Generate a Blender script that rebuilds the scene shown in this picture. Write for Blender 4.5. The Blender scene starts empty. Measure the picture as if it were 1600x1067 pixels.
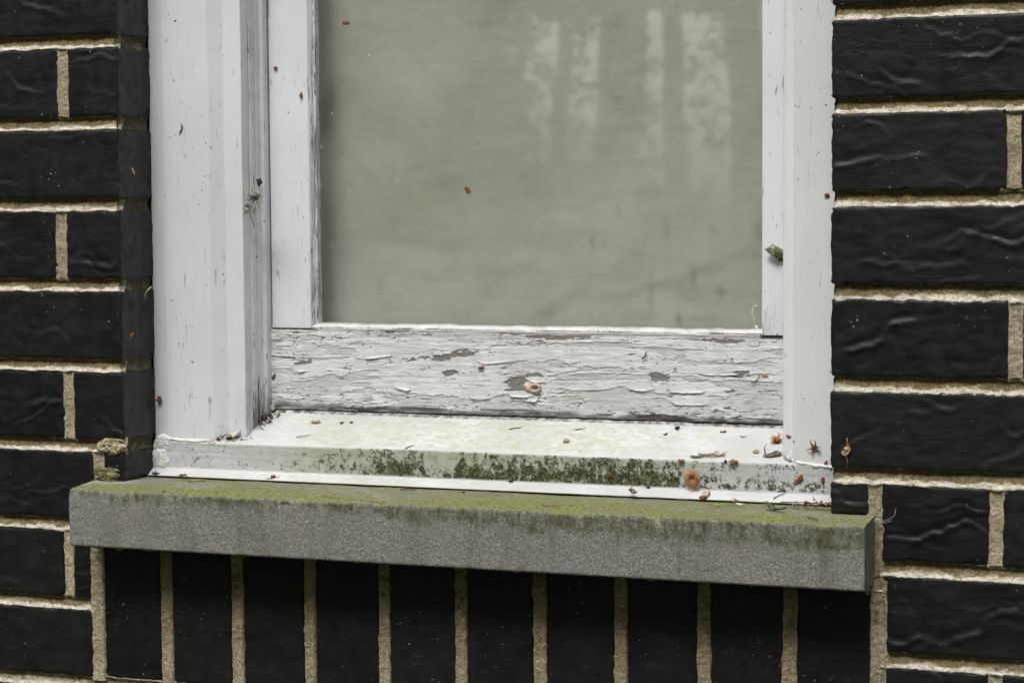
import bpy, math, random
import numpy as np
from mathutils import Matrix, Vector

random.seed(7)
SC = bpy.context.scene
COL = SC.collection

# ------------------------------------------------------------------ camera
CAM = np.array([0.899149, -1.501777, -0.139789])
YAW, PIT, ROL, FPX = 0.3517263, 0.06508507, -0.00643717, 3219.62
_cy, _sy, _cp, _sp = math.cos(YAW), math.sin(YAW), math.cos(PIT), math.sin(PIT)
FW = np.array([-_sy * _cp, _cy * _cp, -_sp])
_rt = np.array([_cy, _sy, 0.0])
_up = np.cross(_rt, FW)
_cr, _sr = math.cos(ROL), math.sin(ROL)
RT = _cr * _rt + _sr * _up
UP = -_sr * _rt + _cr * _up
cam = bpy.data.cameras.new('camera')
camo = bpy.data.objects.new('camera', cam)
COL.objects.link(camo)
camo.matrix_world = Matrix(((RT[0], UP[0], -FW[0], CAM[0]), (RT[1], UP[1], -FW[1], CAM[1]),
                            (RT[2], UP[2], -FW[2], CAM[2]), (0, 0, 0, 1)))
cam.sensor_width = 36.0
cam.sensor_fit = 'HORIZONTAL'
cam.lens = FPX / 1600 * 36
cam.clip_start = 0.05
cam.clip_end = 400
cam.dof.use_dof = True
cam.dof.focus_distance = 1.63
cam.dof.aperture_fstop = 15
SC.camera = camo

# ------------------------------------------------------------------ sky, sun, exposure
SUN_EL, SUN_AZ = math.radians(54), math.radians(184)     # azimuth clockwise from +Y
world = bpy.data.worlds.new('World')
SC.world = world
world.use_nodes = True
wn = world.node_tree
wn.nodes.clear()
wo = wn.nodes.new('ShaderNodeOutputWorld')
wb = wn.nodes.new('ShaderNodeBackground')
sky = wn.nodes.new('ShaderNodeTexSky')
sky.sky_type = 'NISHITA'
sky.sun_disc = False
sky.sun_elevation = SUN_EL
sky.sun_rotation = SUN_AZ
sky.dust_density = 4.0
sky.air_density = 1.0
hs = wn.nodes.new('ShaderNodeHueSaturation')            # overcast: the blue is mostly gone
hs.inputs['Saturation'].default_value = 0.22
wn.links.new(sky.outputs[0], hs.inputs['Color'])
wn.links.new(hs.outputs[0], wb.inputs['Color'])
wb.inputs['Strength'].default_value = 0.12
wn.links.new(wb.outputs[0], wo.inputs['Surface'])
sl = bpy.data.lights.new('sun', 'SUN')
sl.energy = 1.5
sl.angle = math.radians(26)
sl.color = (1.0, 0.985, 0.965)
slo = bpy.data.objects.new('sun', sl)
COL.objects.link(slo)
_d = Vector((math.sin(SUN_AZ) * math.cos(SUN_EL), math.cos(SUN_AZ) * math.cos(SUN_EL), math.sin(SUN_EL)))
slo.rotation_euler = _d.to_track_quat('Z', 'Y').to_euler()
slo.location = (0, -6, 8)
SC.view_settings.view_transform = 'Standard'
SC.view_settings.look = 'None'
SC.view_settings.gamma = 1
SC.view_settings.use_curve_mapping = False
SC.view_settings.exposure = 0.86

# ------------------------------------------------------------------ helpers: photograph pixel -> point on a real plane
def ray(px, py):
    return FW + RT * ((px - 800) / FPX) - UP * ((py - 533.5) / FPX)

def at(px, py, Y):
    d = ray(px, py)
    return CAM + d * ((Y - CAM[1]) / d[1])

def on_plane(px, py, P0, N):
    d = ray(px, py)
    return CAM + d * (np.dot(np.asarray(P0) - CAM, N) / np.dot(d, N))

def to_px(P):
    d = P - CAM
    z = d @ FW
    return 800 + FPX * (d @ RT) / z, 533.5 - FPX * (d @ UP) / z

# ------------------------------------------------------------------ helpers: numpy noise
def _hash(ix, iy, iz, seed):
    h = (ix.astype(np.int64) * 374761393 + iy.astype(np.int64) * 668265263 + iz.astype(np.int64) * 2147483647 + seed * 974711) & 0xffffffff
    h = ((h ^ (h >> 13)) * 1274126177) & 0xffffffff
    h = ((h ^ (h >> 16)) * 2246822519) & 0xffffffff
    return ((h ^ (h >> 15)) & 0xffffff) / float(0xffffff)

def vn(x, y, z=None, seed=0):
    """value noise in -1..1"""
    x = np.asarray(x, float); y = np.asarray(y, float)
    z = np.zeros_like(x) if z is None else np.asarray(z, float)
    x, y, z = np.broadcast_arrays(x, y, z)
    fx, fy, fz = np.floor(x), np.floor(y), np.floor(z)
    tx, ty, tz = x - fx, y - fy, z - fz
    tx = tx * tx * tx * (tx * (tx * 6 - 15) + 10)
    ty = ty * ty * ty * (ty * (ty * 6 - 15) + 10)
    tz = tz * tz * tz * (tz * (tz * 6 - 15) + 10)
    r = 0
    for a in (0, 1):
        for b in (0, 1):
            for c in (0, 1):
                w = (tx if a else 1 - tx) * (ty if b else 1 - ty) * (tz if c else 1 - tz)
                r = r + w * _hash(fx + a, fy + b, fz + c, seed)
    return r * 2 - 1

def fbm(x, y, z=None, seed=0, octv=4, gain=0.5):
    a, s, r, t = 1.0, 1.0, 0, 0
    z = 0 * np.asarray(x, float) if z is None else z
    for o in range(octv):
        r = r + a * vn(x * s, y * s, z * s, seed + o * 17)
        t += a
        a *= gain
        s *= 2.03
    return r / t

def sstep(a, b, x):
    t = np.clip((x - a) / (b - a), 0, 1)
    return t * t * (3 - 2 * t)

# ------------------------------------------------------------------ helpers: objects
ORG = {}

def props(o, label=None, cat=None, group=None, kind=None):
    if label: o['label'] = label
    if cat: o['category'] = cat
    if group: o['group'] = group
    if kind or label: o['kind'] = kind or 'thing'
    return o

def empty(name, loc, label=None, cat=None, group=None, parent=None):
    o = bpy.data.objects.new(name, None)
    o.empty_display_size = 0.03
    COL.objects.link(o)
    w = np.asarray(loc, float)
    if parent: o.parent = parent
    o.location = w - (ORG[parent.name] if parent else 0)
    ORG[o.name] = w
    return props(o, label, cat, group)

def link(name, me, org, parent=None):
    o = bpy.data.objects.new(name, me)
    COL.objects.link(o)
    if parent: o.parent = parent
    o.location = org - (ORG[parent.name] if parent else 0)
    ORG[o.name] = np.asarray(org, float)
    return o

def mesh_np(name, V, Q, mat, parent=None, attrs=None, smooth=True):
    """V (n,3), Q (m,k): one mesh object in world coordinates, origin at its bottom middle"""
    V = np.asarray(V, float); Q = np.asarray(Q, np.int32)
    org = np.array([(V[:, 0].min() + V[:, 0].max()) / 2, (V[:, 1].min() + V[:, 1].max()) / 2, V[:, 2].min()])
    me = bpy.data.meshes.new(name)
    me.vertices.add(len(V))
    me.vertices.foreach_set('co', (V - org).astype(np.float32).ravel())
    k = Q.shape[1]
    me.loops.add(Q.size)
    me.loops.foreach_set('vertex_index', Q.ravel())
    me.polygons.add(len(Q))
    me.polygons.foreach_set('loop_start', np.arange(0, Q.size, k, dtype=np.int32))
    me.polygons.foreach_set('loop_total', np.full(len(Q), k, np.int32))
    me.update(calc_edges=True)
    me.polygons.foreach_set('use_smooth', np.full(len(Q), smooth))
    for n, v in (attrs or {}).items():
        me.attributes.new(n, 'FLOAT', 'POINT').data.foreach_set('value', np.asarray(v, np.float32).ravel())
    if mat: me.materials.append(mat)
    return link(name, me, org, parent)

def mesh_py(name, V, F, mat, parent=None, smooth=True):
    V = np.asarray(V, float)
    org = np.array([(V[:, 0].min() + V[:, 0].max()) / 2, (V[:, 1].min() + V[:, 1].max()) / 2, V[:, 2].min()])
    me = bpy.data.meshes.new(name)
    me.from_pydata((V - org).tolist(), [], F)
    me.polygons.foreach_set('use_smooth', [smooth] * len(me.polygons))
    me.materials.append(mat)
    me.update()
    return link(name, me, org, parent)

def gridq(nu, nv, off=0):
    """quads for a (nu,nv) vertex grid"""
    i = np.arange(nu - 1)[:, None]; j = np.arange(nv - 1)[None, :]
    a = (i * nv + j).ravel() + off
    return np.stack([a, a + nv, a + nv + 1, a + 1], 1)

def boxes(lst):
    V, F = [], []
    for (x0, x1, y0, y1, z0, z1) in lst:
        b = len(V)
        V += [(x0, y0, z0), (x1, y0, z0), (x1, y1, z0), (x0, y1, z0), (x0, y0, z1), (x1, y0, z1), (x1, y1, z1), (x0, y1, z1)]
        F += [tuple(b + q for q in f) for f in ((3, 2, 1, 0), (4, 5, 6, 7), (0, 1, 5, 4), (1, 2, 6, 5), (2, 3, 7, 6), (3, 0, 4, 7))]
    return V, F

# ------------------------------------------------------------------ helpers: shader nodes
class M:
    def __init__(s, name, rough=0.6, spec=0.35):
        s.m = bpy.data.materials.new(name)
        s.m.use_nodes = True
        s.t = s.m.node_tree
        s.b = s.t.nodes['Principled BSDF']
        s.b.inputs['Roughness'].default_value = rough
        s.b.inputs['Specular IOR Level'].default_value = spec
        s.pos = s.t.nodes.new('ShaderNodeNewGeometry').outputs['Position']
    def n(s, ty): return s.t.nodes.new(ty)
    def l(s, a, b): s.t.links.new(a, b)
    def put(s, sock, v):
        if hasattr(v, 'is_output') or isinstance(v, bpy.types.NodeSocket): s.l(v, sock)
        elif isinstance(v, tuple) and len(v) == 3 and sock.type == 'RGBA': sock.default_value = (*v, 1)
        else: sock.default_value = v
    def vec(s, sx, sy, sz, off=(0, 0, 0)):
        a = s.n('ShaderNodeVectorMath'); a.operation = 'MULTIPLY_ADD'
        s.l(s.pos, a.inputs[0]); a.inputs[1].default_value = (sx, sy, sz); a.inputs[2].default_value = off
        return a.outputs[0]
    def noise(s, scale, detail=3, rough=0.55, vec=None, dist=0):
        a = s.n('ShaderNodeTexNoise')
        s.l(vec if vec is not None else s.pos, a.inputs['Vector'])
        a.inputs['Scale'].default_value = scale; a.inputs['Detail'].default_value = detail
        a.inputs['Roughness'].default_value = rough; a.inputs['Distortion'].default_value = dist
        return a.outputs['Fac']
    def voro(s, scale, vec=None):
        a = s.n('ShaderNodeTexVoronoi')
        s.l(vec if vec is not None else s.pos, a.inputs['Vector']); a.inputs['Scale'].default_value = scale
        return a.outputs['Distance'], a.outputs['Color']
    def ss(s, x, lo, hi, a=0.0, b=1.0):
        r = s.n('ShaderNodeMapRange'); r.interpolation_type = 'SMOOTHSTEP'
        s.put(r.inputs[0], x); s.put(r.inputs[1], lo); s.put(r.inputs[2], hi)
        r.inputs[3].default_value = a; r.inputs[4].default_value = b
        return r.outputs[0]
    def math(s, op, a, b=0.0, clamp=False):
        r = s.n('ShaderNodeMath'); r.operation = op; r.use_clamp = clamp
        s.put(r.inputs[0], a); s.put(r.inputs[1], b)
        return r.outputs[0]
    def mix(s, f, a, b):
        r = s.n('ShaderNodeMix'); r.data_type = 'RGBA'
        s.put(r.inputs[0], f); s.put(r.inputs[6], a); s.put(r.inputs[7], b)
        return r.outputs[2]
    def attr(s, name):
        a = s.n('ShaderNodeAttribute'); a.attribute_name = name
        return a.outputs['Fac']
    def nz(s):
        g = s.n('ShaderNodeNewGeometry'); x = s.n('ShaderNodeSeparateXYZ')
        s.l(g.outputs['True Normal'], x.inputs[0]); return x.outputs['Z']
    def color(s, c): s.put(s.b.inputs['Base Color'], c)
    def rough(s, r): s.put(s.b.inputs['Roughness'], r)
    def bump(s, h, dist, strength=1.0):
        r = s.n('ShaderNodeBump'); r.inputs['Distance'].default_value = dist; r.inputs['Strength'].default_value = strength
        s.l(h, r.inputs['Height']); s.l(r.outputs[0], s.b.inputs['Normal'])

# black glazed, wrinkled brick face
def mk_brick():
    k = M('black_brick', 0.46, 0.32)
    tone = k.n('ShaderNodeObjectInfo').outputs['Random']
    big = k.noise(28, 4, .6)
    fine = k.noise(520, 4, 0.65)
    wr = k.noise(1.0, 4, 0.6, k.vec(45, 45, 130), 1.4)
    c = k.mix(k.ss(big, .35, .7), (.0045, .0047, .0054), (.0085, .0088, .0098))
    c = k.mix(k.math('MULTIPLY', tone, .45), c, (.014, .0135, .0135))
    c = k.mix(k.math('MULTIPLY', k.ss(k.noise(1.0, 5, .72, k.vec(60, 60, 110)), .52, .78), .4), c, (.024, .0225, .020))
    spk = k.ss(k.noise(380, 3, .5), .70, .725)
    c = k.mix(k.math('MULTIPLY', spk, k.ss(k.noise(24, 2), .46, .60)), c, (.34, .32, .26))
    pit = k.ss(k.noise(230, 2, .5), .70, .74)
    c = k.mix(k.math('MULTIPLY', pit, .8), c, (.003, .003, .003))
    sm = k.math('MULTIPLY', k.ss(k.noise(1.0, 5, .75, k.vec(34, 34, 160), 1.0), .66, .74), .35)
    c = k.mix(sm, c, (.10, .095, .08))
    c = k.mix(k.math('MULTIPLY', k.attr('grime'), k.ss(k.noise(120, 5, .7), .3, .7, .3, 1.0)), c, (.016, .0155, .0145))
    k.color(c)
    k.rough(k.ss(k.noise(70, 5, .7), .3, .7, .36, .62))
    h = k.math('ADD', k.math('MULTIPLY', fine, .22), k.math('MULTIPLY', wr, .8))
    h = k.math('SUBTRACT', h, k.math('MULTIPLY', pit, .25))
    k.bump(h, .0011, .45)
    return k.m

def mk_mortar():
    k = M('mortar', .95, .12)
    f = k.noise(640, 5, .75); g = k.noise(150, 4, .6)
    c = k.mix(k.ss(f, .34, .66), (.24, .195, .115), (.74, .655, .49))
    c = k.mix(k.ss(g, .42, .72, 0, .6), c, (.46, .385, .25))
    c = k.mix(k.ss(f, .60, .68), c, (.84, .79, .66))
    c = k.mix(k.ss(k.noise(11, 4, .7), .46, .64, 0, .55), c, (.24, .205, .125))
    c = k.mix(k.ss(k.noise(480, 3, .6), .66, .71), c, (.05, .045, .035))
    mth = k.math('SUBTRACT', .74, k.math('MULTIPLY', k.attr('moss_shade'), .52))  # olive darkening: partly algae, partly shade painted into the mortar
    mn = k.noise(1.0, 5, .72, k.vec(150, 150, 260))
    moss_shade = k.math('MULTIPLY', k.ss(k.attr('moss_shade'), 0, .08), k.ss(mn, mth, k.math('ADD', mth, .20)))
    c = k.mix(k.math('MULTIPLY', k.attr('lip_light'), k.ss(k.noise(1.0, 4, .7, k.vec(130, 130, 420)), .34, .60)), c, k.mix(k.ss(f, .35, .62), (.60, .555, .44), (.88, .85, .76)))  # pale lower lip: light on the up-facing slope, painted in
    c = k.mix(k.math('MULTIPLY', k.attr('brown'), k.ss(g, .25, .6, .5, .95)), c, k.mix(k.ss(f, .34, .66), (.15, .105, .05), (.36, .27, .145)))  # browner upwards on upright joints: shade below the sill, put into the colour
    c = k.mix(k.math('MULTIPLY', moss_shade, .9), c, k.mix(k.ss(k.noise(420, 4, .7), .36, .62), (.085, .068, .026), (.23, .18, .085)))
    c = k.mix(k.math('MULTIPLY', k.attr('green'), k.ss(k.noise(300, 4, .7), .3, .6)), c, (.085, .095, .02))
    c = k.mix(k.math('MULTIPLY', k.attr('grime'), k.ss(k.noise(140, 5, .7), .2, .62, .55, 1.0)), c, (.070, .064, .046))
    k.color(c)
    k.bump(k.math('ADD', k.math('MULTIPLY', f, 1.0), k.math('MULTIPLY', g, .6)), .0020, .9)
    return k.m

def mk_paint(name, base, worn=0.0):
    """white coated trim with hairline scratches, flecks and soft grime"""
    k = M(name, .42, .4)
    g = k.noise(9, 4, .6)
    c = k.mix(k.ss(g, .3, .75), base, tuple(v * .90 for v in base))
    st = k.noise(1.0, 3, .55, k.vec(420, 420, 52), .6)
    zone = k.ss(k.noise(1.0, 3, .6, k.vec(42, 42, 9)), .44, .64)
    sc = k.math('MULTIPLY', k.ss(st, .625, .68), zone)
    c = k.mix(k.math('MULTIPLY', sc, .65 + worn), c, (.22, .22, .21))
    fl = k.math('MULTIPLY', k.ss(k.noise(300, 2, .5), .705, .735), k.ss(k.noise(26, 2), .44, .56))
    c = k.mix(fl, c, (.06, .055, .05))
    # painted edge dirt: attribute drives where rain leaves black streaks
    d = k.attr('dirt')
    ds = k.noise(1.0, 5, .65, k.vec(520, 520, 34), 1.6)
    th = k.math('SUBTRACT', .735, k.math('MULTIPLY', d, .29))
    c = k.mix(k.math('MULTIPLY', k.ss(d, 0, .02), k.ss(ds, th, k.math('ADD', th, .09))), c, (.045, .043, .038))
    soft = k.math('MULTIPLY', k.math('MULTIPLY', d, d), k.ss(k.noise(70, 4, .6),   .25, .75, .12, .92))
    c = k.mix(soft, c, (.17, .165, .15))
    k.color(c)
    k.bump(k.math('ADD', k.math('ADD', k.math('MULTIPLY', k.noise(420, 3), .25), k.math('MULTIPLY', k.noise(1.0, 4, .65, k.vec(620, 620, 14)), .5)), k.math('MULTIPLY', k.noise(1.0, 3, .5, k.vec(90, 90, 14)), .8)), .0008, .55)
    return k.m

def mk_peel():
    k = M('peeling_paint', .7, .25)
    lay = k.attr('layer')
    grain = k.noise(1.0, 5, .7, k.vec(75, 600, 900))
    fine = k.noise(1.0, 4, .65, k.vec(230, 500, 950))
    wood = k.mix(k.ss(grain, .3, .7), (.14, .132, .118), (.27, .255, .235))
    old = k.mix(k.ss(fine, .35, .66), (.45, .445, .44), (.64, .64, .64))
    old = k.mix(k.ss(k.noise(45, 4, .6), .42, .72), old, (.48, .475, .465))
    new = k.mix(k.ss(k.noise(60, 3), .3, .7), (.585, .59, .595), (.69, .695, .70))
    c = k.mix(k.ss(lay, .35, .6), wood, old)
    c = k.mix(k.ss(lay, 1.35, 1.6), c, new)
    ck = k.attr('crack')
    c = k.mix(k.math('MULTIPLY', ck, .88), c, (.07, .066, .06))
    hair = k.math('MULTIPLY', k.ss(k.noise(1.0, 4, .6, k.vec(48, 300, 720), .8), .64, .675), .7)
    c = k.mix(hair, c, (.19, .185, .175))
    sp = k.math('MULTIPLY', k.ss(k.noise(300, 2), .735, .76), .9)
    c = k.mix(sp, c, (.05, .045, .04))
    k.color(c)
    k.bump(k.math('ADD', k.math('MULTIPLY', grain, .6), k.math('MULTIPLY', fine, .6)), .0009, .6)
    return k.m

def mk_clad():
    k = M('metal_sill_coating', .55, .3)
    top = k.ss(k.nz(), .3, .7)
    c = k.mix(k.ss(k.noise(14, 3), .3, .7), (.60, .605, .615), (.48, .485, .48))
    # green film: thin on the slope, heavier on the upright face
    gt = k.math('MULTIPLY', k.attr('algae'), k.ss(k.noise(1.0, 5, .7, k.vec(70, 130, 130), 1.2), .40, .62))
    c = k.mix(k.math('MULTIPLY', gt, .68), c, (.38, .42, .27))
    gt2 = k.math('MULTIPLY', k.attr('algae'), k.ss(k.noise(1.0, 5, .75, k.vec(170, 330, 330), 1.2), .5, .66))
    c = k.mix(k.math('MULTIPLY', gt2, .75), c, (.36, .39, .20))
    gf = k.math('MULTIPLY', k.attr('film'), k.ss(k.noise(1.0, 4, .6, k.vec(120, 60, 60)), .2, .75, .5, 1.0))
    c = k.mix(gf, c, (.30, .33, .225))
    # black mould in tufts
    d = k.attr('mold')
    mn = k.math('ADD', k.math('MULTIPLY', k.noise(1.0, 5, .7, k.vec(120, 120, 90), .8), .55), k.math('MULTIPLY', k.noise(1.0, 5, .75, k.vec(420, 420, 330), 1.0), .45))
    th = k.math('SUBTRACT', .625, k.math('MULTIPLY', d, .21))
    mm = k.math('MULTIPLY', k.ss(d, 0, .03), k.ss(mn, th, k.math('ADD', th, .085)))
    c = k.mix(mm, c, k.mix(k.ss(k.noise(520, 3), .4, .65), (.020, .023, .009), (.11, .12, .05)))
    sp = k.math('MULTIPLY', k.ss(k.noise(310, 2), .745, .77), .9)
    c = k.mix(sp, c, (.06, .05, .035))
    dd = k.attr('dirt')
    c = k.mix(k.math('MULTIPLY', dd, k.ss(k.noise(180, 5, .7), .35, .62)), c, (.11, .10, .085))
    k.color(c)
    h = k.math('ADD', k.math('MULTIPLY', k.noise(1.0, 5, .7, k.vec(110, 240, 240), .6), 1.0), k.math('MULTIPLY', k.noise(700, 3), .3))
    k.bump(h, .0013, .6)
    return k.m

def mk_concrete():
    k = M('cast_stone', .93, .15)
    f = k.noise(560, 4, .8); f2 = k.noise(300, 4, .7)
    c = k.mix(k.ss(f, .36, .62), (.115, .114, .100), (.335, .33, .295))
    c = k.mix(k.ss(f2, .40, .62, 0, .45), c, (.17, .168, .148))
    c = k.mix(k.ss(k.noise(640, 3, .7), .61, .66, 0, .9), c, (.52, .51, .46))
    c = k.mix(k.ss(k.noise(500, 3, .7), .62, .67, 0, .8), c, (.045, .043, .036))
    c = k.mix(k.ss(k.noise(1.0, 4, .6, k.vec(26, 26, 13)), .42, .68, 0, .5), c, (.15, .152, .120))
    c = k.mix(k.ss(k.noise(1.0, 4, .65, k.vec(34, 20, 5)), .50, .72, 0, .55), c, (.085, .084, .058))
    c = k.mix(k.ss(k.noise(1.0, 3, .6, k.vec(9, 9, 14)), .45, .7, 0, .35), c, (.25, .24, .20))
    w = k.attr('worn')
    c = k.mix(k.math('MULTIPLY', w, .6), c, (.34, .33, .24))
    a = k.attr('algae')
    an = k.noise(1.0, 6, .74, k.vec(90, 190, 190), .8)
    gcol = k.mix(k.ss(k.noise(330, 4, .7), .36, .62), (.072, .085, .018), (.245, .265, .070))
    gcol = k.mix(k.ss(k.noise(1.0, 4, .6, k.vec(26, 60, 60)), .42, .64), gcol, (.17, .165, .075))
    th = k.math('SUBTRACT', .74, k.math('MULTIPLY', a, .56))
    c = k.mix(k.math('MULTIPLY', k.math('MULTIPLY', k.ss(a, 0, .05), k.ss(an, th, k.math('ADD', th, .26))), .9), c, gcol)
    mo = k.attr('moss_shade')
    mn = k.noise(1.0, 6, .75, k.vec(190, 190, 85))
    mth = k.math('SUBTRACT', .80, k.math('MULTIPLY', mo, .48))
    c = k.mix(k.math('MULTIPLY', k.math('MULTIPLY', k.ss(mo, 0, .05), k.ss(mn, mth, k.math('ADD', mth, .34))), .88), c, k.mix(k.ss(k.noise(520, 4, .7), .36, .66), (.028, .030, .012), (.105, .105, .040)))
    k.color(c)
    k.bump(k.math('ADD', k.math('MULTIPLY', f, .7), k.math('MULTIPLY', f2, .6)), .0013, .75)
    return k.m

def mk_flat(name, base, var=.35, rough=.75, spec=.2, scale=420, trans=0):
    k = M(name, rough, spec)
    n_ = k.noise(scale, 4, .65)
    k.color(k.mix(k.ss(n_, .3, .7), tuple(max(0, v * (1 - var)) for v in base), tuple(min(1, v * (1 + var)) for v in base)))
    k.bump(n_, .0006, .5)
    return k.m

def mk_glass():
    m = bpy.data.materials.new('old_window_glass'); m.use_nodes = True
    t = m.node_tree; t.nodes.clear()
    o = t.nodes.new('ShaderNodeOutputMaterial'); tr = t.nodes.new('ShaderNodeBsdfTransparent'); gl = t.nodes.new('ShaderNodeBsdfGlossy')
    tr.inputs[0].default_value = (.955, .965, .95, 1); gl.inputs['Roughness'].default_value = .022
    lw = t.nodes.new('ShaderNodeLayerWeight'); lw.inputs['Blend'].default_value = .5
    pw = t.nodes.new('ShaderNodeMath'); pw.operation = 'POWER'; t.links.new(lw.outputs['Facing'], pw.inputs[0]); pw.inputs[1].default_value = 5
    fr = t.nodes.new('ShaderNodeMath'); fr.operation = 'MULTIPLY_ADD'; t.links.new(pw.outputs[0], fr.inputs[0]); fr.inputs[1].default_value = .95; fr.inputs[2].default_value = .078
    geo = t.nodes.new('ShaderNodeNewGeometry')
    nz_ = t.nodes.new('ShaderNodeTexNoise'); nz_.inputs['Scale'].default_value = 7; nz_.inputs['Detail'].default_value = 1
    t.links.new(geo.outputs['Position'], nz_.inputs['Vector'])
    bp = t.nodes.new('ShaderNodeBump'); bp.inputs['Distance'].default_value = .0012; bp.inputs['Strength'].default_value = .25
    t.links.new(nz_.outputs['Fac'], bp.inputs['Height']); t.links.new(bp.outputs[0], gl.inputs['Normal'])
    mx = t.nodes.new('ShaderNodeMixShader')
    t.links.new(fr.outputs[0], mx.inputs[0]); t.links.new(tr.outputs[0], mx.inputs[1]); t.links.new(gl.outputs[0], mx.inputs[2])
    # dust film with denser smears and specks
    df = t.nodes.new('ShaderNodeBsdfDiffuse'); df.inputs[0].default_value = (.62, .61, .56, 1)
    n1 = t.nodes.new('ShaderNodeTexNoise'); n1.inputs['Scale'].default_value = 16; n1.inputs['Detail'].default_value = 8; n1.inputs['Roughness'].default_value = .68
    n2 = t.nodes.new('ShaderNodeTexNoise'); n2.inputs['Scale'].default_value = 260; n2.inputs['Detail'].default_value = 2
    for q in (n1, n2): t.links.new(geo.outputs['Position'], q.inputs['Vector'])
    r1 = t.nodes.new('ShaderNodeMapRange'); r1.inputs[1].default_value = .3; r1.inputs[2].default_value = .8; r1.inputs[3].default_value = .0; r1.inputs[4].default_value = .13
    r2 = t.nodes.new('ShaderNodeMapRange'); r2.inputs[1].default_value = .725; r2.inputs[2].default_value = .75; r2.inputs[3].default_value = 0; r2.inputs[4].default_value = .6
    t.links.new(n1.outputs['Fac'], r1.inputs[0]); t.links.new(n2.outputs['Fac'], r2.inputs[0])
    ad = t.nodes.new('ShaderNodeMath'); ad.operation = 'MAXIMUM'
    t.links.new(r1.outputs[0], ad.inputs[0]); t.links.new(r2.outputs[0], ad.inputs[1])
    m2 = t.nodes.new('ShaderNodeMixShader')
    t.links.new(ad.outputs[0], m2.inputs[0]); t.links.new(mx.outputs[0], m2.inputs[1]); t.links.new(df.outputs[0], m2.inputs[2])
    t.links.new(m2.outputs[0], o.inputs['Surface'])
    return m

def mk_cloth():
    k = M('blind_fabric', .9, .1)
    w = k.math('MULTIPLY', k.noise(1.0, 2, .5, k.vec(900, 900, 140)), .5)
    c = k.mix(k.ss(k.noise(5, 4, .6), .3, .7), (.465, .478, .40), (.525, .53, .485))
    c = k.mix(k.math('MULTIPLY', k.ss(k.noise(1.0, 4, .6, k.vec(26, 26, 95)), .45, .75), .28), c, (.34, .345, .30))
    c = k.mix(k.math('MULTIPLY', k.attr('stain'), k.ss(k.noise(60, 4, .6), .25, .7, .3, 1.0)), c, (.17, .165, .13))
    k.color(c)
    k.bump(k.math('ADD', k.math('ADD', w, k.noise(800, 2)), k.math('MULTIPLY', k.noise(1.0, 4, .6, k.vec(9, 9, 38), 1.5), 3.0)), .0005, .4)
    return k.m

BRICK, MORTAR = mk_brick(), mk_mortar()
CASING = mk_paint('white_trim_coating', (.70, .715, .74))
CASING_R = mk_paint('white_trim_coating_grey', (.715, .725, .715))
STILE = mk_paint('white_gloss_paint', (.72, .73, .755), .25)
PEEL, CLAD, STONE, GLASS, CLOTH = mk_peel(), mk_clad(), mk_concrete(), mk_glass(), mk_cloth()
CAULK = mk_flat('sealant', (.70, .70, .67), .12, .6)
PUTTY = mk_paint('glazing_putty', (.62, .62, .60), .2)

# ================================================================== the wall
P = 0.0677                      # course pitch
SP, S0 = 0.06622, -0.028456     # upright brick pitch and first joint
XR = 0.598                      # right side of the opening (left side at X = 0)
HW = 0.0054                     # half a mortar joint
WX0, WX1 = -0.62, 1.26
rng = np.random.RandomState(3)

wall = empty('brick_wall', (0.3, 0.03, -1.1), 'black brick wall with pale mortar joints around the window', 'wall')

def axis_coords(lo, hi, step, r):
    n = max(2, int(round((hi - lo - 2 * r) / step)))
    mid = np.linspace(lo + r, hi - r, n + 1)
    return np.concatenate([[lo, lo + r * .35], mid, [hi - r * .35, hi]])

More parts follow.
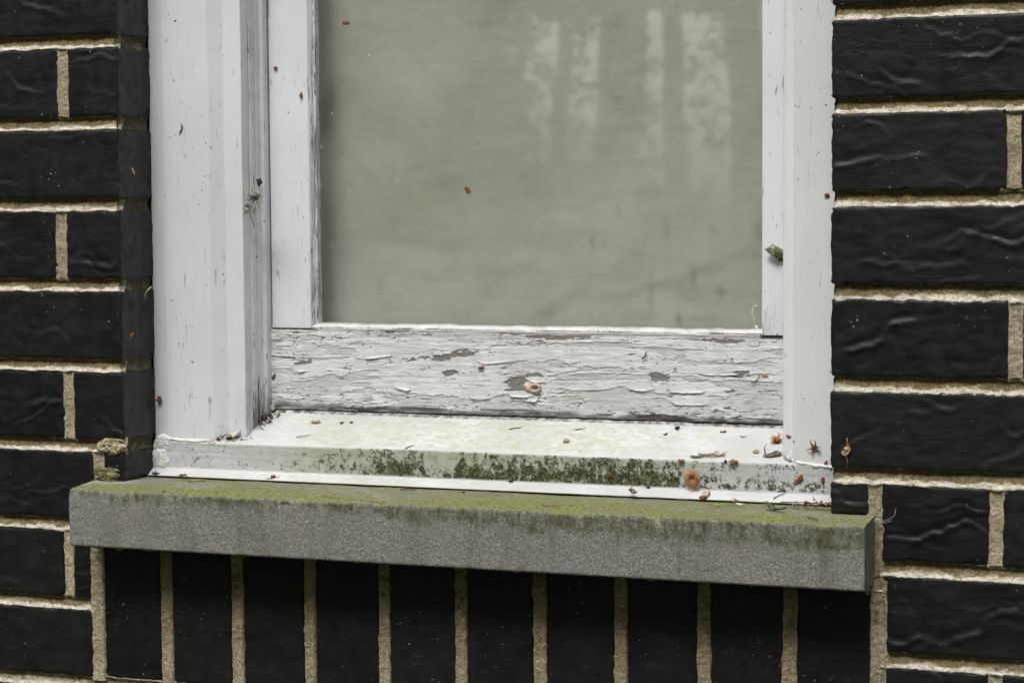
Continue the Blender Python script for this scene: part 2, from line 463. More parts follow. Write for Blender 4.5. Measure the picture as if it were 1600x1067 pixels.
def brick(x0, x1, z0, z1, step=.0018, creases=6, depth=.056, upright=False, lowres=False, seed=0, grime_side=False, y0=0.0, amp=1.0):
    rs = np.random.RandomState(seed + 11)
    r = .0016
    if lowres: step = .012
    xs = axis_coords(x0, x1, step, r); zs = axis_coords(z0, z1, step, r)
    ys = np.concatenate([[0, r * .35, r], np.linspace(r, depth, 5 if lowres else 16)[1:]])
    nx, ny, nz = len(xs), len(ys), len(zs)
    quads = []
    def face(a, b, f):
        i, j = np.meshgrid(np.arange(a - 1), np.arange(b - 1), indexing='ij')
        def idx(i, j):
            q = f(i, j); return (q[0] * ny + q[1]) * nz + q[2]
        quads.append(np.stack([idx(i, j).ravel(), idx(i + 1, j).ravel(), idx(i + 1, j + 1).ravel(), idx(i, j + 1).ravel()], 1))
    O = lambda i: np.zeros_like(i)
    face(nx, nz, lambda i, j: (i, O(i), j))
    face(nz, ny, lambda i, j: (O(i), j, i))              # left
    face(ny, nz, lambda i, j: (O(i) + nx - 1, i, j))     # right
    face(ny, nx, lambda i, j: (j, i, O(i) + nz - 1))     # top
    face(nx, ny, lambda i, j: (i, j, O(i)))              # bottom
    Q = np.concatenate(quads)
    u, inv = np.unique(Q.ravel(), return_inverse=True)
    Q = inv.reshape(Q.shape)
    V = np.stack([xs[u // (ny * nz)], ys[(u // nz) % ny], zs[u % nz]], 1)
    lo = np.array([x0 + r, r, z0 + r]); hi = np.array([x1 - r, 9, z1 - r])
    q = np.clip(V, lo, hi); d = V - q
    L = np.linalg.norm(d, axis=1, keepdims=True)
    V = np.where(L > 1e-9, q + d / np.maximum(L, 1e-9) * np.minimum(L, r), V)
    if not lowres:
        s = seed * 3.7
        onx = sstep(.004, 0, np.minimum(V[:, 0] - x0, x1 - V[:, 0])); onz = sstep(.004, 0, np.minimum(V[:, 2] - z0, z1 - V[:, 2]))
        wob = lambda sc, sd: fbm(V[:, 0] * sc + s, V[:, 1] * sc, V[:, 2] * sc, sd, 3)
        V0 = V.copy()
        edge = np.maximum(onx, onz)
        chip = np.maximum(0, wob(120, 7) - .38) * .006
        V[:, 0] += (wob(60, 1) * .0008 + wob(220, 5) * .0008) * onx - np.sign(V0[:, 0] - (x0 + x1) / 2) * chip * onx
        V[:, 2] += (wob(45, 2) * .0008 + wob(200, 6) * .0008) * onz - np.sign(V0[:, 2] - (z0 + z1) / 2) * chip * onz
        fr = sstep(.02, .001, V0[:, 1])
        h = wob(22, 3) * .0007 + fbm(V0[:, 0] * 60 + s, V0[:, 2] * 150, seed=seed, octv=3) * .00035 * amp
        W, H = x1 - x0, z1 - z0
        for c in range(creases):
            cx, cz = x0 + W * rs.uniform(.05, .95), z0 + H * rs.uniform(.1, .9)
            a = rs.normal(0, .33); ln = rs.uniform(.012, .042) * (1.25 if rs.rand() < .3 else 1)
            ca, sa = math.cos(a), math.sin(a)
            t = (V0[:, 0] - cx) * ca + (V0[:, 2] - cz) * sa
            dd = -(V0[:, 0] - cx) * sa + (V0[:, 2] - cz) * ca
            dd = dd + (vn(t * 55 + c * 9, t * 0 + seed, seed=4) * .006 + vn(t * 160 + c * 5, t * 0 + seed, seed=9) * .0015)
            A = rs.uniform(.2, 1.0) ** 1.4 * .00098 * amp
            w = rs.uniform(.0008, .0022)
            prof = np.exp(-(dd / w) ** 2) - .75 * np.exp(-((dd - 2.1 * w) / (1.5 * w)) ** 2)
            prof = prof + .35 * np.where(dd < 0, np.exp(dd / .007), 0)
            h = h + A * prof * np.exp(-(t / ln) ** 4) * sstep(0, .35, np.abs(vn(t * 30 + c, t * 0, seed=seed)) + .25)
        V[:, 1] -= h * fr * (1 - .6 * edge)
    g = np.zeros(len(V))
    if grime_side:
        g = sstep(.0012, .006, V[:, 1]) * sstep(x1 - .004, x1 - .0005, V[:, 0])
    V[:, 1] += y0
    return mesh_np('brick', V, Q, BRICK, wall, {'grime': g})

def joint(kind, a, b, c, hw=HW, moss_shade=1.0, rag=1.0, step=.0011, seed=0, green=0.0, ends=(0, 0), grime=0.0, brown=0.0, deep=.0042, x=None):
    """one mortar joint. bed: from X=a to X=b at Z=c; perpend: from Z=a to Z=b at X=c; return: from Y=a to Y=b at Z=c on the plane X=x"""
    n = max(3, int((b - a) / step)); s = np.linspace(a, b, n)
    tt = np.array([-1.45, -1.25, -1.08, -.95, -.8, -.6, -.36, -.12, .12, .36, .6, .8, .95, 1.08, 1.25, 1.45])
    S, T = np.meshgrid(s, tt, indexing='ij')
    o = seed * 7.31
    ragA = fbm(S * 130 + o, S * 0 + 3, seed=seed, octv=3) * .24 * rag + np.maximum(0, vn(S * 75 + o, S * 0, seed=seed + 5) - .6) * .8 * rag
    ragB = fbm(S * 130 + o, S * 0 + 9, seed=seed + 1, octv=3) * .24 * rag + np.maximum(0, vn(S * 75 + o, S * 0 + 5, seed=seed + 8) - .6) * .8 * rag
    wid = np.where(T > 0, 1 + ragA * .6, 1 + ragB * .6)
    C = T * hw * wid
    prof = deep * np.sqrt(np.clip(1 - (T * .97) ** 2, 0, 1)) + .0002           # depth behind the brick face
    if kind == 'bed':
        up = np.clip((T + 1) / 1.55, 0, 1) ** .85
        prof = 1.08 * deep * up * np.sqrt(np.clip(1 - np.clip((T - .45) / .55, 0, 1) ** 2, 0, 1)) + .0002
    lip = np.abs(T) > 1.0
    prof = np.where(lip, (np.abs(T) - 1) * .012 + .0002, prof)
    nz_ = fbm(S * 420 + o, C * 420, seed=seed + 2, octv=3) * .00075 + fbm(S * 90 + o, C * 90, seed=seed + 3, octv=2) * .0007
    D = prof + nz_ * np.where(lip, .5, 1)
    if ends[0]: e = np.clip((ends[0] - (S - a)) / ends[0], 0, 1); D = D + .007 * e ** 2.2
    if ends[1]: e = np.clip((ends[1] - (b - S)) / ends[1], 0, 1); D = D + .007 * e ** 2.2
    if callable(moss_shade): moss_shade = moss_shade(S)
    if kind == 'bed':
        V = np.stack([S, D, c + C], -1); mo = sstep(-.75, -.15, T + fbm(S * 60 + o, S * 0, seed=seed) * .45) * moss_shade  # upper half of the joint darkened: algae plus painted shade
    elif kind == 'perpend':
        V = np.stack([c + C, D, S], -1); mo = moss_shade * (.55 + .35 * fbm(S * 40 + o, C * 40, seed=seed + 6)) * np.ones_like(S)
    else:
        V = np.stack([x - D, S, c + C], -1); mo = sstep(-.3, .4, T) * moss_shade
    Q = gridq(n, len(tt))
    if kind != 'perpend': Q = Q[:, ::-1] if kind == 'bed' else Q
    Q = Q if kind != 'bed' else Q[:, ::-1]
    one = np.ones_like(S)
    return mesh_np('mortar_joint', V.reshape(-1, 3), Q, MORTAR, wall,
                   {'lip_light': (sstep(-.15, -.6, T) if kind == 'bed' and seed < 500 else 0 * one), 'moss_shade': mo, 'brown': brown * one * sstep(-.56, -.46, S) if kind == 'perpend' else 0 * one, 'green': green * one if np.isscalar(green) else green(S, T), 'grime': grime * one})  # bed lip lightened as if lit; brown deepens upwards as painted shade

VIS = range(-1, 8)
# perpends measured on the photograph, as world X
pxl = lambda px, py: at(px, py, 0)[0]
LEFT = {-1: [-.175], 0: [pxl(97, 130)], 1: [-.165], 2: [pxl(95, 382)], 3: [-.17], 4: [pxl(107, 632)], 5: [-.0246], 6: [pxl(107, 890)], 7: [-.175]}
RIGHT = {-1: [.80], 0: [.792], 1: [pxl(1585, 235)], 2: [.815], 3: [pxl(1587, 530)], 4: [.83], 5: [pxl(1367, 780), pxl(1556, 820)], 6: [.785], 7: [pxl(1556, 1048)]}
JL, JR = S0, S0 + 10 * SP + .0005
seed = 0
for k in range(-9, 8):
    z1, z0 = -k * P - HW, -(k + 1) * P + HW
    vis = k in VIS
    # left of the opening
    ps = list(LEFT.get(k, [(-.07 if k % 2 else -.13)]))
    while ps[0] - .2 > WX0: ps.insert(0, ps[0] - (.2032 if not vis or len(ps) > 1 else .19))
    rend = 0.0 if k <= 5 else JL - HW + .0003
    es = [WX0 - HW] + ps + [rend + HW]
    for i in range(len(es) - 1):
        seed += 1
        a, b = es[i] + HW * .92, es[i + 1] - HW * .92
        if i == len(es) - 2: b = rend
        if b - a < .004: continue
        zz0 = max(z0, -.3672) if (k == 5 and i == len(es) - 2) else z0
        vz = vis and b > -.16
        brick(a, b, zz0, z1, creases=int(rng.randint(3, 7) * max(.35, (b - a) / .2)) + 1, lowres=not vz, seed=seed, grime_side=(i == len(es) - 2 and k <= 5),
              amp=rng.uniform(.6, 1.1), y0=rng.uniform(-.0004, .0006))
    if vis:
        for j, xp in enumerate(ps):
            if xp > -.19:
                hwp = .0038 if k == 6 else HW * .93
                zb = -.3668 if k == 5 else z0 - HW * .7
                joint('perpend', zb, z1 + HW * .7, xp, hw=hwp, moss_shade=.35, rag=1.3, seed=seed + 40 + j, deep=.0022,
                      green=(lambda S, T: .9 * sstep(-.350, -.362, S)) if k == 5 else 0.0, ends=(0 if k == 5 else .004, .004))
            else:
                joint('perpend', z0 - HW * .7, z1 + HW * .7, xp, step=.004, seed=seed + 40 + j, moss_shade=.35, deep=.0022)
    else:
        for j, xp in enumerate(ps):
            joint('perpend', z0 - HW * .7, z1 + HW * .7, xp, step=.004, seed=seed + 40 + j, moss_shade=.35, deep=.0022)
    # right of the opening
    ps = list(RIGHT.get(k, [(.73 if k % 2 else .79)]))
    lstart = XR if k <= 5 else JR + HW
    while ps[-1] + .2 < WX1: ps.append(ps[-1] + .2032)
    es = [lstart - HW] + ps + [WX1 + HW]
    for i in range(len(es) - 1):
        seed += 1
        a, b = es[i] + HW * .92, es[i + 1] - HW * .92
        if i == 0: a = lstart
        if b - a < .004: continue
        zz0 = max(z0, -.3676) if (k == 5 and i == 0) else z0
        vz = vis and a < .80
        flat = (k in (0, 4)) * .5
        brick(a, b, zz0, z1, creases=int(rng.randint(5, 10) * max(.35, (b - a) / .2)) + 1, lowres=not vz, seed=seed, amp=rng.uniform(1.05, 1.65) - flat * 1.3, y0=rng.uniform(-.0004, .0006))
    for j, xp in enumerate(ps):
        fine = vis and xp < .82
        hwp = HW * (1.45 if k == 1 and j == 0 else 1.08 if k == 5 else .95)
        zb = -.43 if (k == 5 and j == 0) else z0 - HW * .7
        joint('perpend', zb, z1 + HW * .7, xp, hw=hwp, step=.0011 if fine else .004, seed=seed + 60 + j, moss_shade=.6, rag=1.3, deep=.0030 if k == 1 else .0024, ends=(.004, .004),
              green=(.35 if k == 5 and j == 0 else 0.0))
# bed joints
for k in range(-9, 9):
    vis = -1 <= k <= 8
    st = .0011 if vis else .005
    z = -k * P
    if k <= 5:
        joint('bed', WX0, -.0006 if k != 5 else -.004, z, hw=HW * (1.0 if k not in (3, 4) else .96), seed=100 + k, step=st, moss_shade=1.0, ends=(0, .0032))
        joint('return', .0022, .0520, z, x=0.0, seed=130 + k, step=st, moss_shade=.9, grime=1.0, deep=.0022)
        joint('bed', XR + .0004, WX1, z, hw=HW * (1.13 if k != 3 else 1.28), seed=160 + k, step=st, moss_shade=.95, ends=(.004, 0))
        joint('return', .0045, .0520, z, x=XR + .0035, seed=190 + k, step=.004, moss_shade=.9, deep=.002)
    elif k < 8:
        joint('bed', WX0, (-.0330 if k == 6 else JL - .003), z, seed=100 + k, step=st, moss_shade=.85)
        joint('bed', JR + .001, WX1, z, hw=HW * 1.1, seed=160 + k, step=st, moss_shade=.85)
    else:
        joint('bed', WX0, WX1, z, seed=100 + k, step=st, moss_shade=.6)
# upright bricks under the sill, with ragged joints
ZS = -.4218
for i in range(10):
    a, b = S0 + i * SP + HW * rng.uniform(.85, 1.1), S0 + (i + 1) * SP - HW * rng.uniform(.85, 1.1)
    brick(a, b, -8 * P + HW, ZS, creases=1, seed=300 + i, step=.0024, amp=.35, y0=.002 + rng.uniform(-.0006, .0006))
for i in range(11):
    x_ = (JL if i == 0 else JR if i == 10 else S0 + i * SP)
    joint('perpend', -8 * P + HW * .5, ZS + .006, x_, hw=HW * rng.uniform(.74, .88) * (1.25 if i in (0, 10) else 1), brown=.0 if i in (0, 10) else .8, seed=330 + i, rag=1.1, moss_shade=lambda S: .66 + .34 * sstep(-.51, -.435, S), deep=.0010)  # darker and browner towards the sill, its shade painted in
joint('bed', JL - .004, JR + .004, ZS + .0030, hw=.0046, seed=350, rag=2.4, moss_shade=.5, brown=1.0, deep=.0035)
# lumps of mortar left by the mason beside the sill
def blob(px, py, w, h, d, seed, Y=-.0005, green=0.0, mat=None, parent=None, name='mortar_lump', n=44, moss_shade=.25):
    c = at(px, py, Y)
    u = np.linspace(-1.15, 1.15, n); U, W = np.meshgrid(u, u, indexing='ij')
    rr = np.sqrt(U ** 2 + W ** 2) + fbm(U * 2.3 + seed, W * 2.3, seed=seed, octv=3) * .42
    H = np.clip(1 - rr ** 2.4, -1, 1)
    D = d * np.where(H > 0, np.sqrt(np.maximum(H, 0)), H * 1.6) + fbm(U * 6, W * 6, seed=seed + 3, octv=3) * d * .28
    pit = np.exp(-(((U + .45) / .10) ** 2 + ((W + .08) / .12) ** 2)) + np.exp(-(((U - .05) / .15) ** 2 + ((W + .02) / .07) ** 2))
    D -= pit * d * (.9 if name == 'mortar_lump' and not green else 0)
    V = np.stack([c[0] + U * w, c[1] - D + .0006, c[2] + W * h], -1)
    at_ = {'moss_shade': moss_shade * sstep(0, .8, W), 'green': np.ones_like(U) * green, 'grime': np.zeros_like(U)}
    return mesh_np(name, V.reshape(-1, 3), gridq(n, n)[:, ::-1], mat or MORTAR, parent or wall, at_)
blob(172, 697, .0125, .0066, .0028, 4, moss_shade=.7)
blob(175, 716, .0055, .0032, .003, 9, moss_shade=.5)
blob(168, 742, .0108, .0058, .003, 6, green=.95)
blob(1393, 905, .006, .004, .003, 12, moss_shade=.8)
# wall core behind the faces
V, F = boxes([(WX0, -.0085, .0215, .25, -1.1, .62), (XR + .0085, WX1, .0215, .25, -1.1, .62), (-.0085, XR + .0085, .0215, .25, -1.1, -.425), (-.0085, XR + .0085, .0215, .25, .49, .62)])
mesh_py('wall_core', V, F, MORTAR, wall, False)
# courses below and above the view
for k in list(range(8, 16)) + [-10]:
    z1, z0 = -k * P - HW, -(k + 1) * P + HW
    x_ = WX0 - (.1 if k % 2 else 0)
    while x_ < WX1:
        a, b = max(WX0, x_ + HW), min(WX1, x_ + .2032 - HW)
        if b - a > .01: seed += 1; brick(a, b, z0, z1, lowres=(k != 8), creases=3, seed=seed, step=.003)
        if b < WX1 and a > WX0: joint('perpend', z0 - HW * .7, z1 + HW * .7, x_, step=.004, seed=seed + 500, moss_shade=.3)
        x_ += .2032
    if k != 8: joint('bed', WX0, WX1, -k * P, step=.005, seed=520 + k, moss_shade=.5)

# ================================================================== stone sill
ZB, YB, YF = -.4175, .0, -.0393
XL_, XR_ = -.0297, .6306
def stone_sill():
    def pt(X, Y): return -.3703 + (min(Y, 0) - YF) * .0636 - .0009 * max(0, min(1, Y / .03))
    r = .0022
    prof = []                                   # (Y,Z) from the hidden back of the top to the underside
    for y in np.linspace(.046, YF + r, 70): prof.append((y, pt(0, y)))
    zt = pt(0, YF)
    for a in np.linspace(0, math.pi / 2, 7)[1:-1]: prof.append((YF + r - r * math.sin(a), zt - r + r * math.cos(a)))
    for z in np.linspace(zt - r, ZB + r, 44): prof.append((YF, z))
    for a in np.linspace(0, math.pi / 2, 6)[1:]: prof.append((YF + r - r * math.cos(a), ZB + r - r * math.sin(a)))
    for y in np.linspace(YF + r, .02, 10)[1:]: prof.append((y, ZB))
    prof = np.array(prof); npf = len(prof)
    xs = np.concatenate([[XL_, XL_ + .0007], np.linspace(XL_ + .002, XR_ - .002, 640), [XR_ - .0007, XR_]])
    X = np.repeat(xs[:, None], npf, 1); Y = np.repeat(prof[None, :, 0], len(xs), 0).copy(); Z = np.repeat(prof[None, :, 1], len(xs), 0).copy()
    top = np.arange(npf) < 70
    dent = np.maximum(0, fbm(X * 75, Z * 120, Y * 120, 27, 3) - .40) * .006; n1 = fbm(X * 240, Z * 240, Y * 240, 21, 3); n2 = fbm(X * 40, Z * 40, Y * 40, 22, 3)
    edge = np.exp(-(((Y - YF) / .006) ** 2 + ((Z - zt) / .006) ** 2))
    Y += np.where(top, 0, -n1 * .00035 - n2 * .0004) + edge * (np.maximum(0, n2 + .05) * .003 + dent)
    Z += np.where(top, n1 * .0003 + n2 * .0006, 0) - edge * (np.maximum(0, fbm(X * 55, X * 0 + 4, seed=8) + .05) * .0028)
    back = sstep(.0, -.02, Y) 
    # round the two end edges
    endd = np.minimum(X - XL_, XR_ - X)
    Y += np.where(~top & (Y < .0), np.clip(.002 - endd, 0, .002) * .7, 0)
    front = (~top) & (Y < YF + .004)
    depth = zt - Z                                # below the top edge
    nx1 = fbm(X * 45, X * 0, seed=31, octv=3); nx2 = fbm(X * 14, X * 0 + 2, seed=32, octv=3); nx3 = vn(X * 95, X * 0 + 7, seed=33)
    band = .0066 + .0045 * nx1 + .0045 * np.maximum(0, nx2) + .003 * sstep(.2, .64, X)
    moss_shade = np.where(front, sstep(band * 3.2, band * .2, depth) * 1.0 + .42 * sstep(.034, .004, depth) * sstep(.05, .5, X + .25 * nx2), 0)
    drip = sstep(.15, .7, nx3 + nx2 * .6) * sstep(.040, .004, depth) * sstep(.02, .3, X)
    moss_shade = np.maximum(moss_shade, np.where(front, drip * .55, 0))
    algae = np.where(top, .72 + .25 * fbm(X * 16, Y * 30, seed=41, octv=3) + .2 * sstep(.0, -.03, Y), np.where(front,   .30 * sstep(.010, .0, depth) + drip * .15, 0))
    algae = algae * np.where(top, sstep(XL_ - .01, XL_ + .09, X + .05 * sstep(0, -.03, Y)) * .8 + .2, 1)
    # the bright worn crest just behind the front edge of the top
    worn = np.where(top, sstep(YF + .012, YF + .002, Y) * (.45 + .9 * fbm(X * 90, Y * 120, seed=44, octv=3)) + .8 * sstep(.02, -.02, X) * sstep(-.02, .0, Y), 0)
    worn = np.clip(worn, 0, 1)
    endm = sstep(.004, 0, XR_ - X) * sstep(-.42, -.385, Z)
    moss_shade = np.maximum(moss_shade, endm * .6)
    V = np.stack([X, Y, Z], -1)
    n = len(xs)
    Vs = V.reshape(-1, 3); Q = gridq(n, npf)
    A = {'algae': np.clip(algae, 0, 1).ravel(), 'moss_shade': np.clip(moss_shade, 0, 1).ravel(), 'worn': worn.ravel()}
    # end caps: fans of strips between the top/front profile and the back
    capV, capQ, capA = [], [], {q: [] for q in A}
    for side, xi in ((0, 0), (1, n - 1)):
        base = len(Vs) + sum(len(c) for c in capV)
        m_ = 10
        ring = V[xi]
        cen = np.array([ring[0, 0], .004, -.393])
        pts = np.concatenate([ring[None] * (1 - f) + cen * f for f in np.linspace(0, 1, m_)[:, None, None]], 0)
        pts[..., 1] = np.minimum(pts[..., 1], .046)
        capV.append(pts.reshape(-1, 3))
        q = gridq(m_, npf, base); capQ.append(q if side else q[:, ::-1])
        for key in A:
            v = A[key].reshape(n, npf)[xi]
            capA[key].append(np.tile(v * (.55 if key != 'moss_shade' else .0) + (1.0 * (side == 1) if key == 'moss_shade' else 0), m_))
    Vs = np.concatenate([Vs] + capV); Q = np.concatenate([Q] + capQ)
    A = {q: np.concatenate([A[q]] + capA[q]) for q in A}
    o = mesh_np('stone_sill', Vs, Q[:, ::-1], STONE, None, A)
    return props(o, 'grey cast stone sill with green algae on its top, set in the black bricks', 'window sill')

def proj_arr(X, Y, Z):
    dx, dy, dz = X - CAM[0], Y - CAM[1], Z - CAM[2]
    z = dx * FW[0] + dy * FW[1] + dz * FW[2]
    return (800 + FPX * (dx * RT[0] + dy * RT[1] + dz * RT[2]) / z, 533.5 - FPX * (dx * UP[0] + dy * UP[1] + dz * UP[2]) / z)
stone = stone_sill()

# ================================================================== window
ZTOP = .485
YC = .0516                                        # face of the outer trim
def sill_z(Y): return -.3384 + (Y - YC) * (.0225 / .0484)
win = empty('window', (.3, .09, -.368), 'weathered white painted window with a peeling bottom rail', 'window')

def extrude_z(name, prof, mat, parent, dirtf=None, zbot=None, step=.0012, ztop=ZTOP, wav=.00018, seed=0, cols=5):
    """plan profile (X,Y) swept upwards; foot follows the slope of the metal sill"""
    pr = []
    for (a, b) in zip(prof[:-1], prof[1:]):
        m_ = max(2, int(cols * max(1, np.hypot(b[0] - a[0], b[1] - a[1]) / .006)))
        for f in np.linspace(0, 1, m_, endpoint=False):
            pr.append((a[0] + (b[0] - a[0]) * f, a[1] + (b[1] - a[1]) * f))
    pr.append(prof[-1]); pr = np.array(pr)
    zb = np.array([(zbot if zbot is not None else sill_z(max(y, YC)) - .0012) for y in pr[:, 1]])
    lv = np.concatenate([np.linspace(0, .62, 240) ** 1.0, np.linspace(.62, 1, 12)[1:]])
    T, K = np.meshgrid(lv, np.arange(len(pr)), indexing='ij')
    Z = zb[K] + (ztop - zb[K]) * T
    X = pr[K, 0] + fbm(Z * 9, K * .05, seed=seed) * wav * 2; Y = pr[K, 1] + fbm(Z * 14 + 3, K * .07, seed=seed + 1) * wav
    px, py = proj_arr(X, Y, Z)
    d = dirtf(px, py, X, Y, Z) if dirtf else np.zeros_like(X)
    V = np.stack([X, Y, Z], -1).reshape(-1, 3)
    return mesh_np(name, V, gridq(len(lv), len(pr))[:, ::-1], mat, parent, {'dirt': np.clip(d, 0, 1)}, smooth=False)

def d_left(px, py, X, Y, Z):
    low = sstep(560, 690, py)
    g = .10 + .25 * sstep(340, 372, px) * sstep(300, 680, py)
    ret = sstep(376, 388, px) * (.50 + .25 * sstep(480, 640, py) + .2 * sstep(200, 60, py) * sstep(395, 405, px))
    foot = sstep(650, 685, py) * sstep(325, 345, px) * .6
    streak = np.exp(-((px - 328) / 3.2) ** 2) * sstep(612, 625, py) * sstep(672, 655, py) * 1.0
    ret = ret * .85
    return np.maximum.reduce([g * (.6 + .4 * low), ret, foot, streak, .22 * sstep(8, 0, np.abs(px - 243))])
casing_l = extrude_z('casing', [(-.002, .085), (-.0015, .0552), (-.0002, .0545), (.0128, .0518), (.0138, YC), (.0566, YC), (.0575, .0520), (.0672, .0596), (.0684, .0600), (.0836, .0600), (.0842, .0606), (.0842, .0735)],
                     CASING, win, d_left, seed=1)
stop_l = extrude_z('parting_stop', [(.0842, .0730), (.0852, .0735), (.0856, .0745), (.0856, .0800), (.0848, .0806), (.0848, .0826), (.0858, .0832), (.0858, .0905), (.0874, .0912), (.0886, .0914), (.0890, .0920), (.0890, .1040)],
                   STILE, win, lambda px, py, X, Y, Z: np.clip(.42 + .58 * sstep(570, 650, py) + .22 * sstep(.084, .08, Y) * sstep(300, 0, py), 0, 1), seed=2)
casing_r = extrude_z('casing', [(.5488, .105), (.5488, .0606), (.5494, .0600), (.5562, .0600), (.5570, .0597), (.5588, .0520), (.5597, YC), (XR + .0035, YC), (XR + .0035, .085)],
                     CASING_R, win, lambda px, py, X, Y, Z: .06 + .16 * sstep(300, 0, py) * sstep(1260, 1230, px) + .3 * sstep(690, 725, py), seed=3)

sash = empty('sash', (.32, .10, -.316), parent=win)
SY = .1000
def d_stile(px, py, X, Y, Z):
    return np.maximum.reduce([.16 * np.ones_like(px), .75 * sstep(424, 420, px), .80 * sstep(482, 488, px), .30 * sstep(470, 510, py)])
stile_l = extrude_z('stile', [(.0899, .125), (.0899, SY + .0008), (.0906, SY), (.1262, SY), (.1270, SY + .0004), (.1296, SY + .0050), (.1304, SY + .0056), (.1316, SY + .0060), (.1318, SY + .0130)],
                    STILE, sash, d_stile, zbot=-.2424, seed=5)
stile_r = extrude_z('stile', [(.5213, SY + .0130), (.5214, SY + .0060), (.5226, SY + .0006), (.5234, SY), (.5500, SY), (.5505, .125)],
                    STILE, sash, lambda px, py, X, Y, Z: np.maximum(.08 + .5 * sstep(1194, 1190, px), .62 * sstep(420, 530, py)), zbot=-.2424, seed=6)
V, F = boxes([(.09, .548, SY, .125, .43, ZTOP)])
mesh_py('top_rail', V, F, STILE, sash, False)

# ---- bottom rail: layers of paint flaking off grey wood, all as relief
def bottom_rail():
    x0, x1, z0, z1 = .0885, .5500, -.3131, -.2428
    nx_, nz_ = 780, 132
    X, Z = np.meshgrid(np.linspace(x0, x1, nx_), np.linspace(z0, z1, nz_), indexing='ij')
    px, py = proj_arr(X, X * 0 + SY, Z)
    # paint edges are jagged: jitter the photograph coordinates before testing shapes
    jx = fbm(px / 18, py / 5, seed=51, octv=4, gain=.6) * 16; jy = fbm(px / 30, py / 7, seed=52, octv=4, gain=.6) * 5
    qx, qy = px + jx, py + jy
    def blobf(cx, cy, rx, ry, tilt=0.0, p=3.0):
        dy = qy - cy - (qx - cx) * tilt
        return 1 - (np.abs((qx - cx) / rx) ** p + np.abs(dy / ry) ** p)
    sx = (px - 418) / 804; yb = 512 + sx * 16; yl = 640 + sx * 27          # top and bottom of the rail
    v = (py - yb) / (yl - yb)
    # old, thin paint everywhere, with fresher thick islands
    isl = fbm(px / 105, py / 10, seed=61, octv=5, gain=.52) * 1.15 + .06 + .17 * fbm(px / 20, py / 4, seed=62, octv=3)
    for b in [(610, 552, 62, 13, -.02), (745, 568, 66, 9, -.10), (690, 592, 100, 24, -.08), (750, 603, 44, 26, 0), (640, 605, 70, 12, .05), (832, 612, 36, 8, .05), (905, 603, 62, 8, -.04),
              (1050, 605, 50, 11, 0), (1075, 627, 34, 8, 0), (1110, 581, 70, 9, 0), (520, 575, 60, 12, -.1), (850, 552, 90, 12, 0), (960, 560, 80, 14, 0), (1140, 556, 70, 10, 0), (820, 628, 18, 8, 0),
              (470, 545, 40, 8, .1), (560, 622, 60, 9, .1), (835, 593, 22, 6, 0)]:
        isl = np.maximum(isl, np.clip(blobf(*b, p=2.6), -1, .8) * .9)
    isl -= .55 * np.exp(-((v - .86) / .12) ** 2) * (fbm(px / 60, py / 9, seed=63) > -.1) + .35 * sstep(.16, .04, v)
    for b in [(900, 640, 160, 7, .02), (480, 605, 60, 12, 0), (720, 630, 70, 7, .05), (1180, 620, 45, 25, 0)]:
        isl -= np.clip(blobf(*b), 0, 1) * 1.0
    new = sstep(.03, .09, isl)
    # bare wood
    bare = np.full_like(px, -1.0)
    qx, qy = px + jx * .7 + 5 * vn(px / 6, py / 2.2, seed=55), py + jy * .9 + 1.6 * vn(px / 5, py / 3, seed=56)
    for b in [(640, 562, 7, 2.5), (660, 559, 9, 3), (691, 558, 18, 5.5, -.12), (725, 553, 22, 6, -.12), (703, 582, 14, 5), (807, 600, 16, 15), (830, 587, 18, 5), (474, 568, 16, 3, -.2), (870, 527, 55, 4, .02),
              (1030, 590, 16, 7), (1155, 585, 16, 4.5), (1139, 612, 9, 4.5), (1138, 639, 9, 2), (1040, 655, 42, 6, .05), (1125, 532, 42, 2.5), (620, 517, 25, 3), (1155, 652, 9, 2), (800, 520, 30, 2),
              (560, 640, 40, 2.5, .03), (446, 560, 12, 2)]:
        bare = np.maximum(bare, blobf(*b, p=2.2))
    bare = np.maximum(bare, (fbm(px / 34, py / 4.5, seed=71, octv=3) - .66) * 4 * (v > .02))
    wood = sstep(-.05, .25, bare)
    layer = (1 + new) * (1 - wood)
    # height: wood 0, old .35 mm, new .8 mm; free edges of the new film curl outwards along their lower side
    e_isl = np.exp(-((isl - .12) / .10) ** 2) * new * (1 - wood)
    gz = np.gradient(isl, axis=1)
    curl = np.clip(gz / (np.abs(gz).max() * .25 + 1e-9), 0, 1)              # brighter above: lower edge
    e_b = np.exp(-((bare + .12) / .10) ** 2) * (1 - wood)
    h = layer * .00028 + e_isl * curl * .00048 + e_b * .0004
    h += fbm(X * 60, Z * 420, seed=81, octv=3) * .00028 + fbm(X * 9, Z * 20, seed=82) * .0004
    # cracks
    cr = np.abs(fbm(px / 40, py / 5.5, seed=91, octv=3))
    cz = np.clip(.25 + .75 * sstep(.30, .05, v) * sstep(800, 430, px) + .7 * np.exp(-((v - .93) / .09) ** 2) + .35 * sstep(1000, 1200, px) * sstep(.25, .02, v), 0, 1)
    crack = sstep(.045, .008, cr) * sstep(.12, .5, cz + .45 * fbm(px / 30, py / 12, seed=92))
    vert = sstep(.03, .0, np.abs(fbm(px / 7, py / 60, seed=93, octv=2))) * sstep(.14, .02, v) * (fbm(px / 16, py * 0, seed=94) > .12)
    crack = np.maximum(crack, vert * .9)
    below = np.roll(isl, 1, axis=1)
    edge_shade = sstep(.02, -.01, np.abs(isl - .03) - .028) * sstep(0, .02, curl) * sstep(-.2, .5, fbm(px / 50, py / 20, seed=95) + .15)  # shade line below lifted paint edges, painted in with the crack colour
    crack = np.maximum(crack, edge_shade * .62)
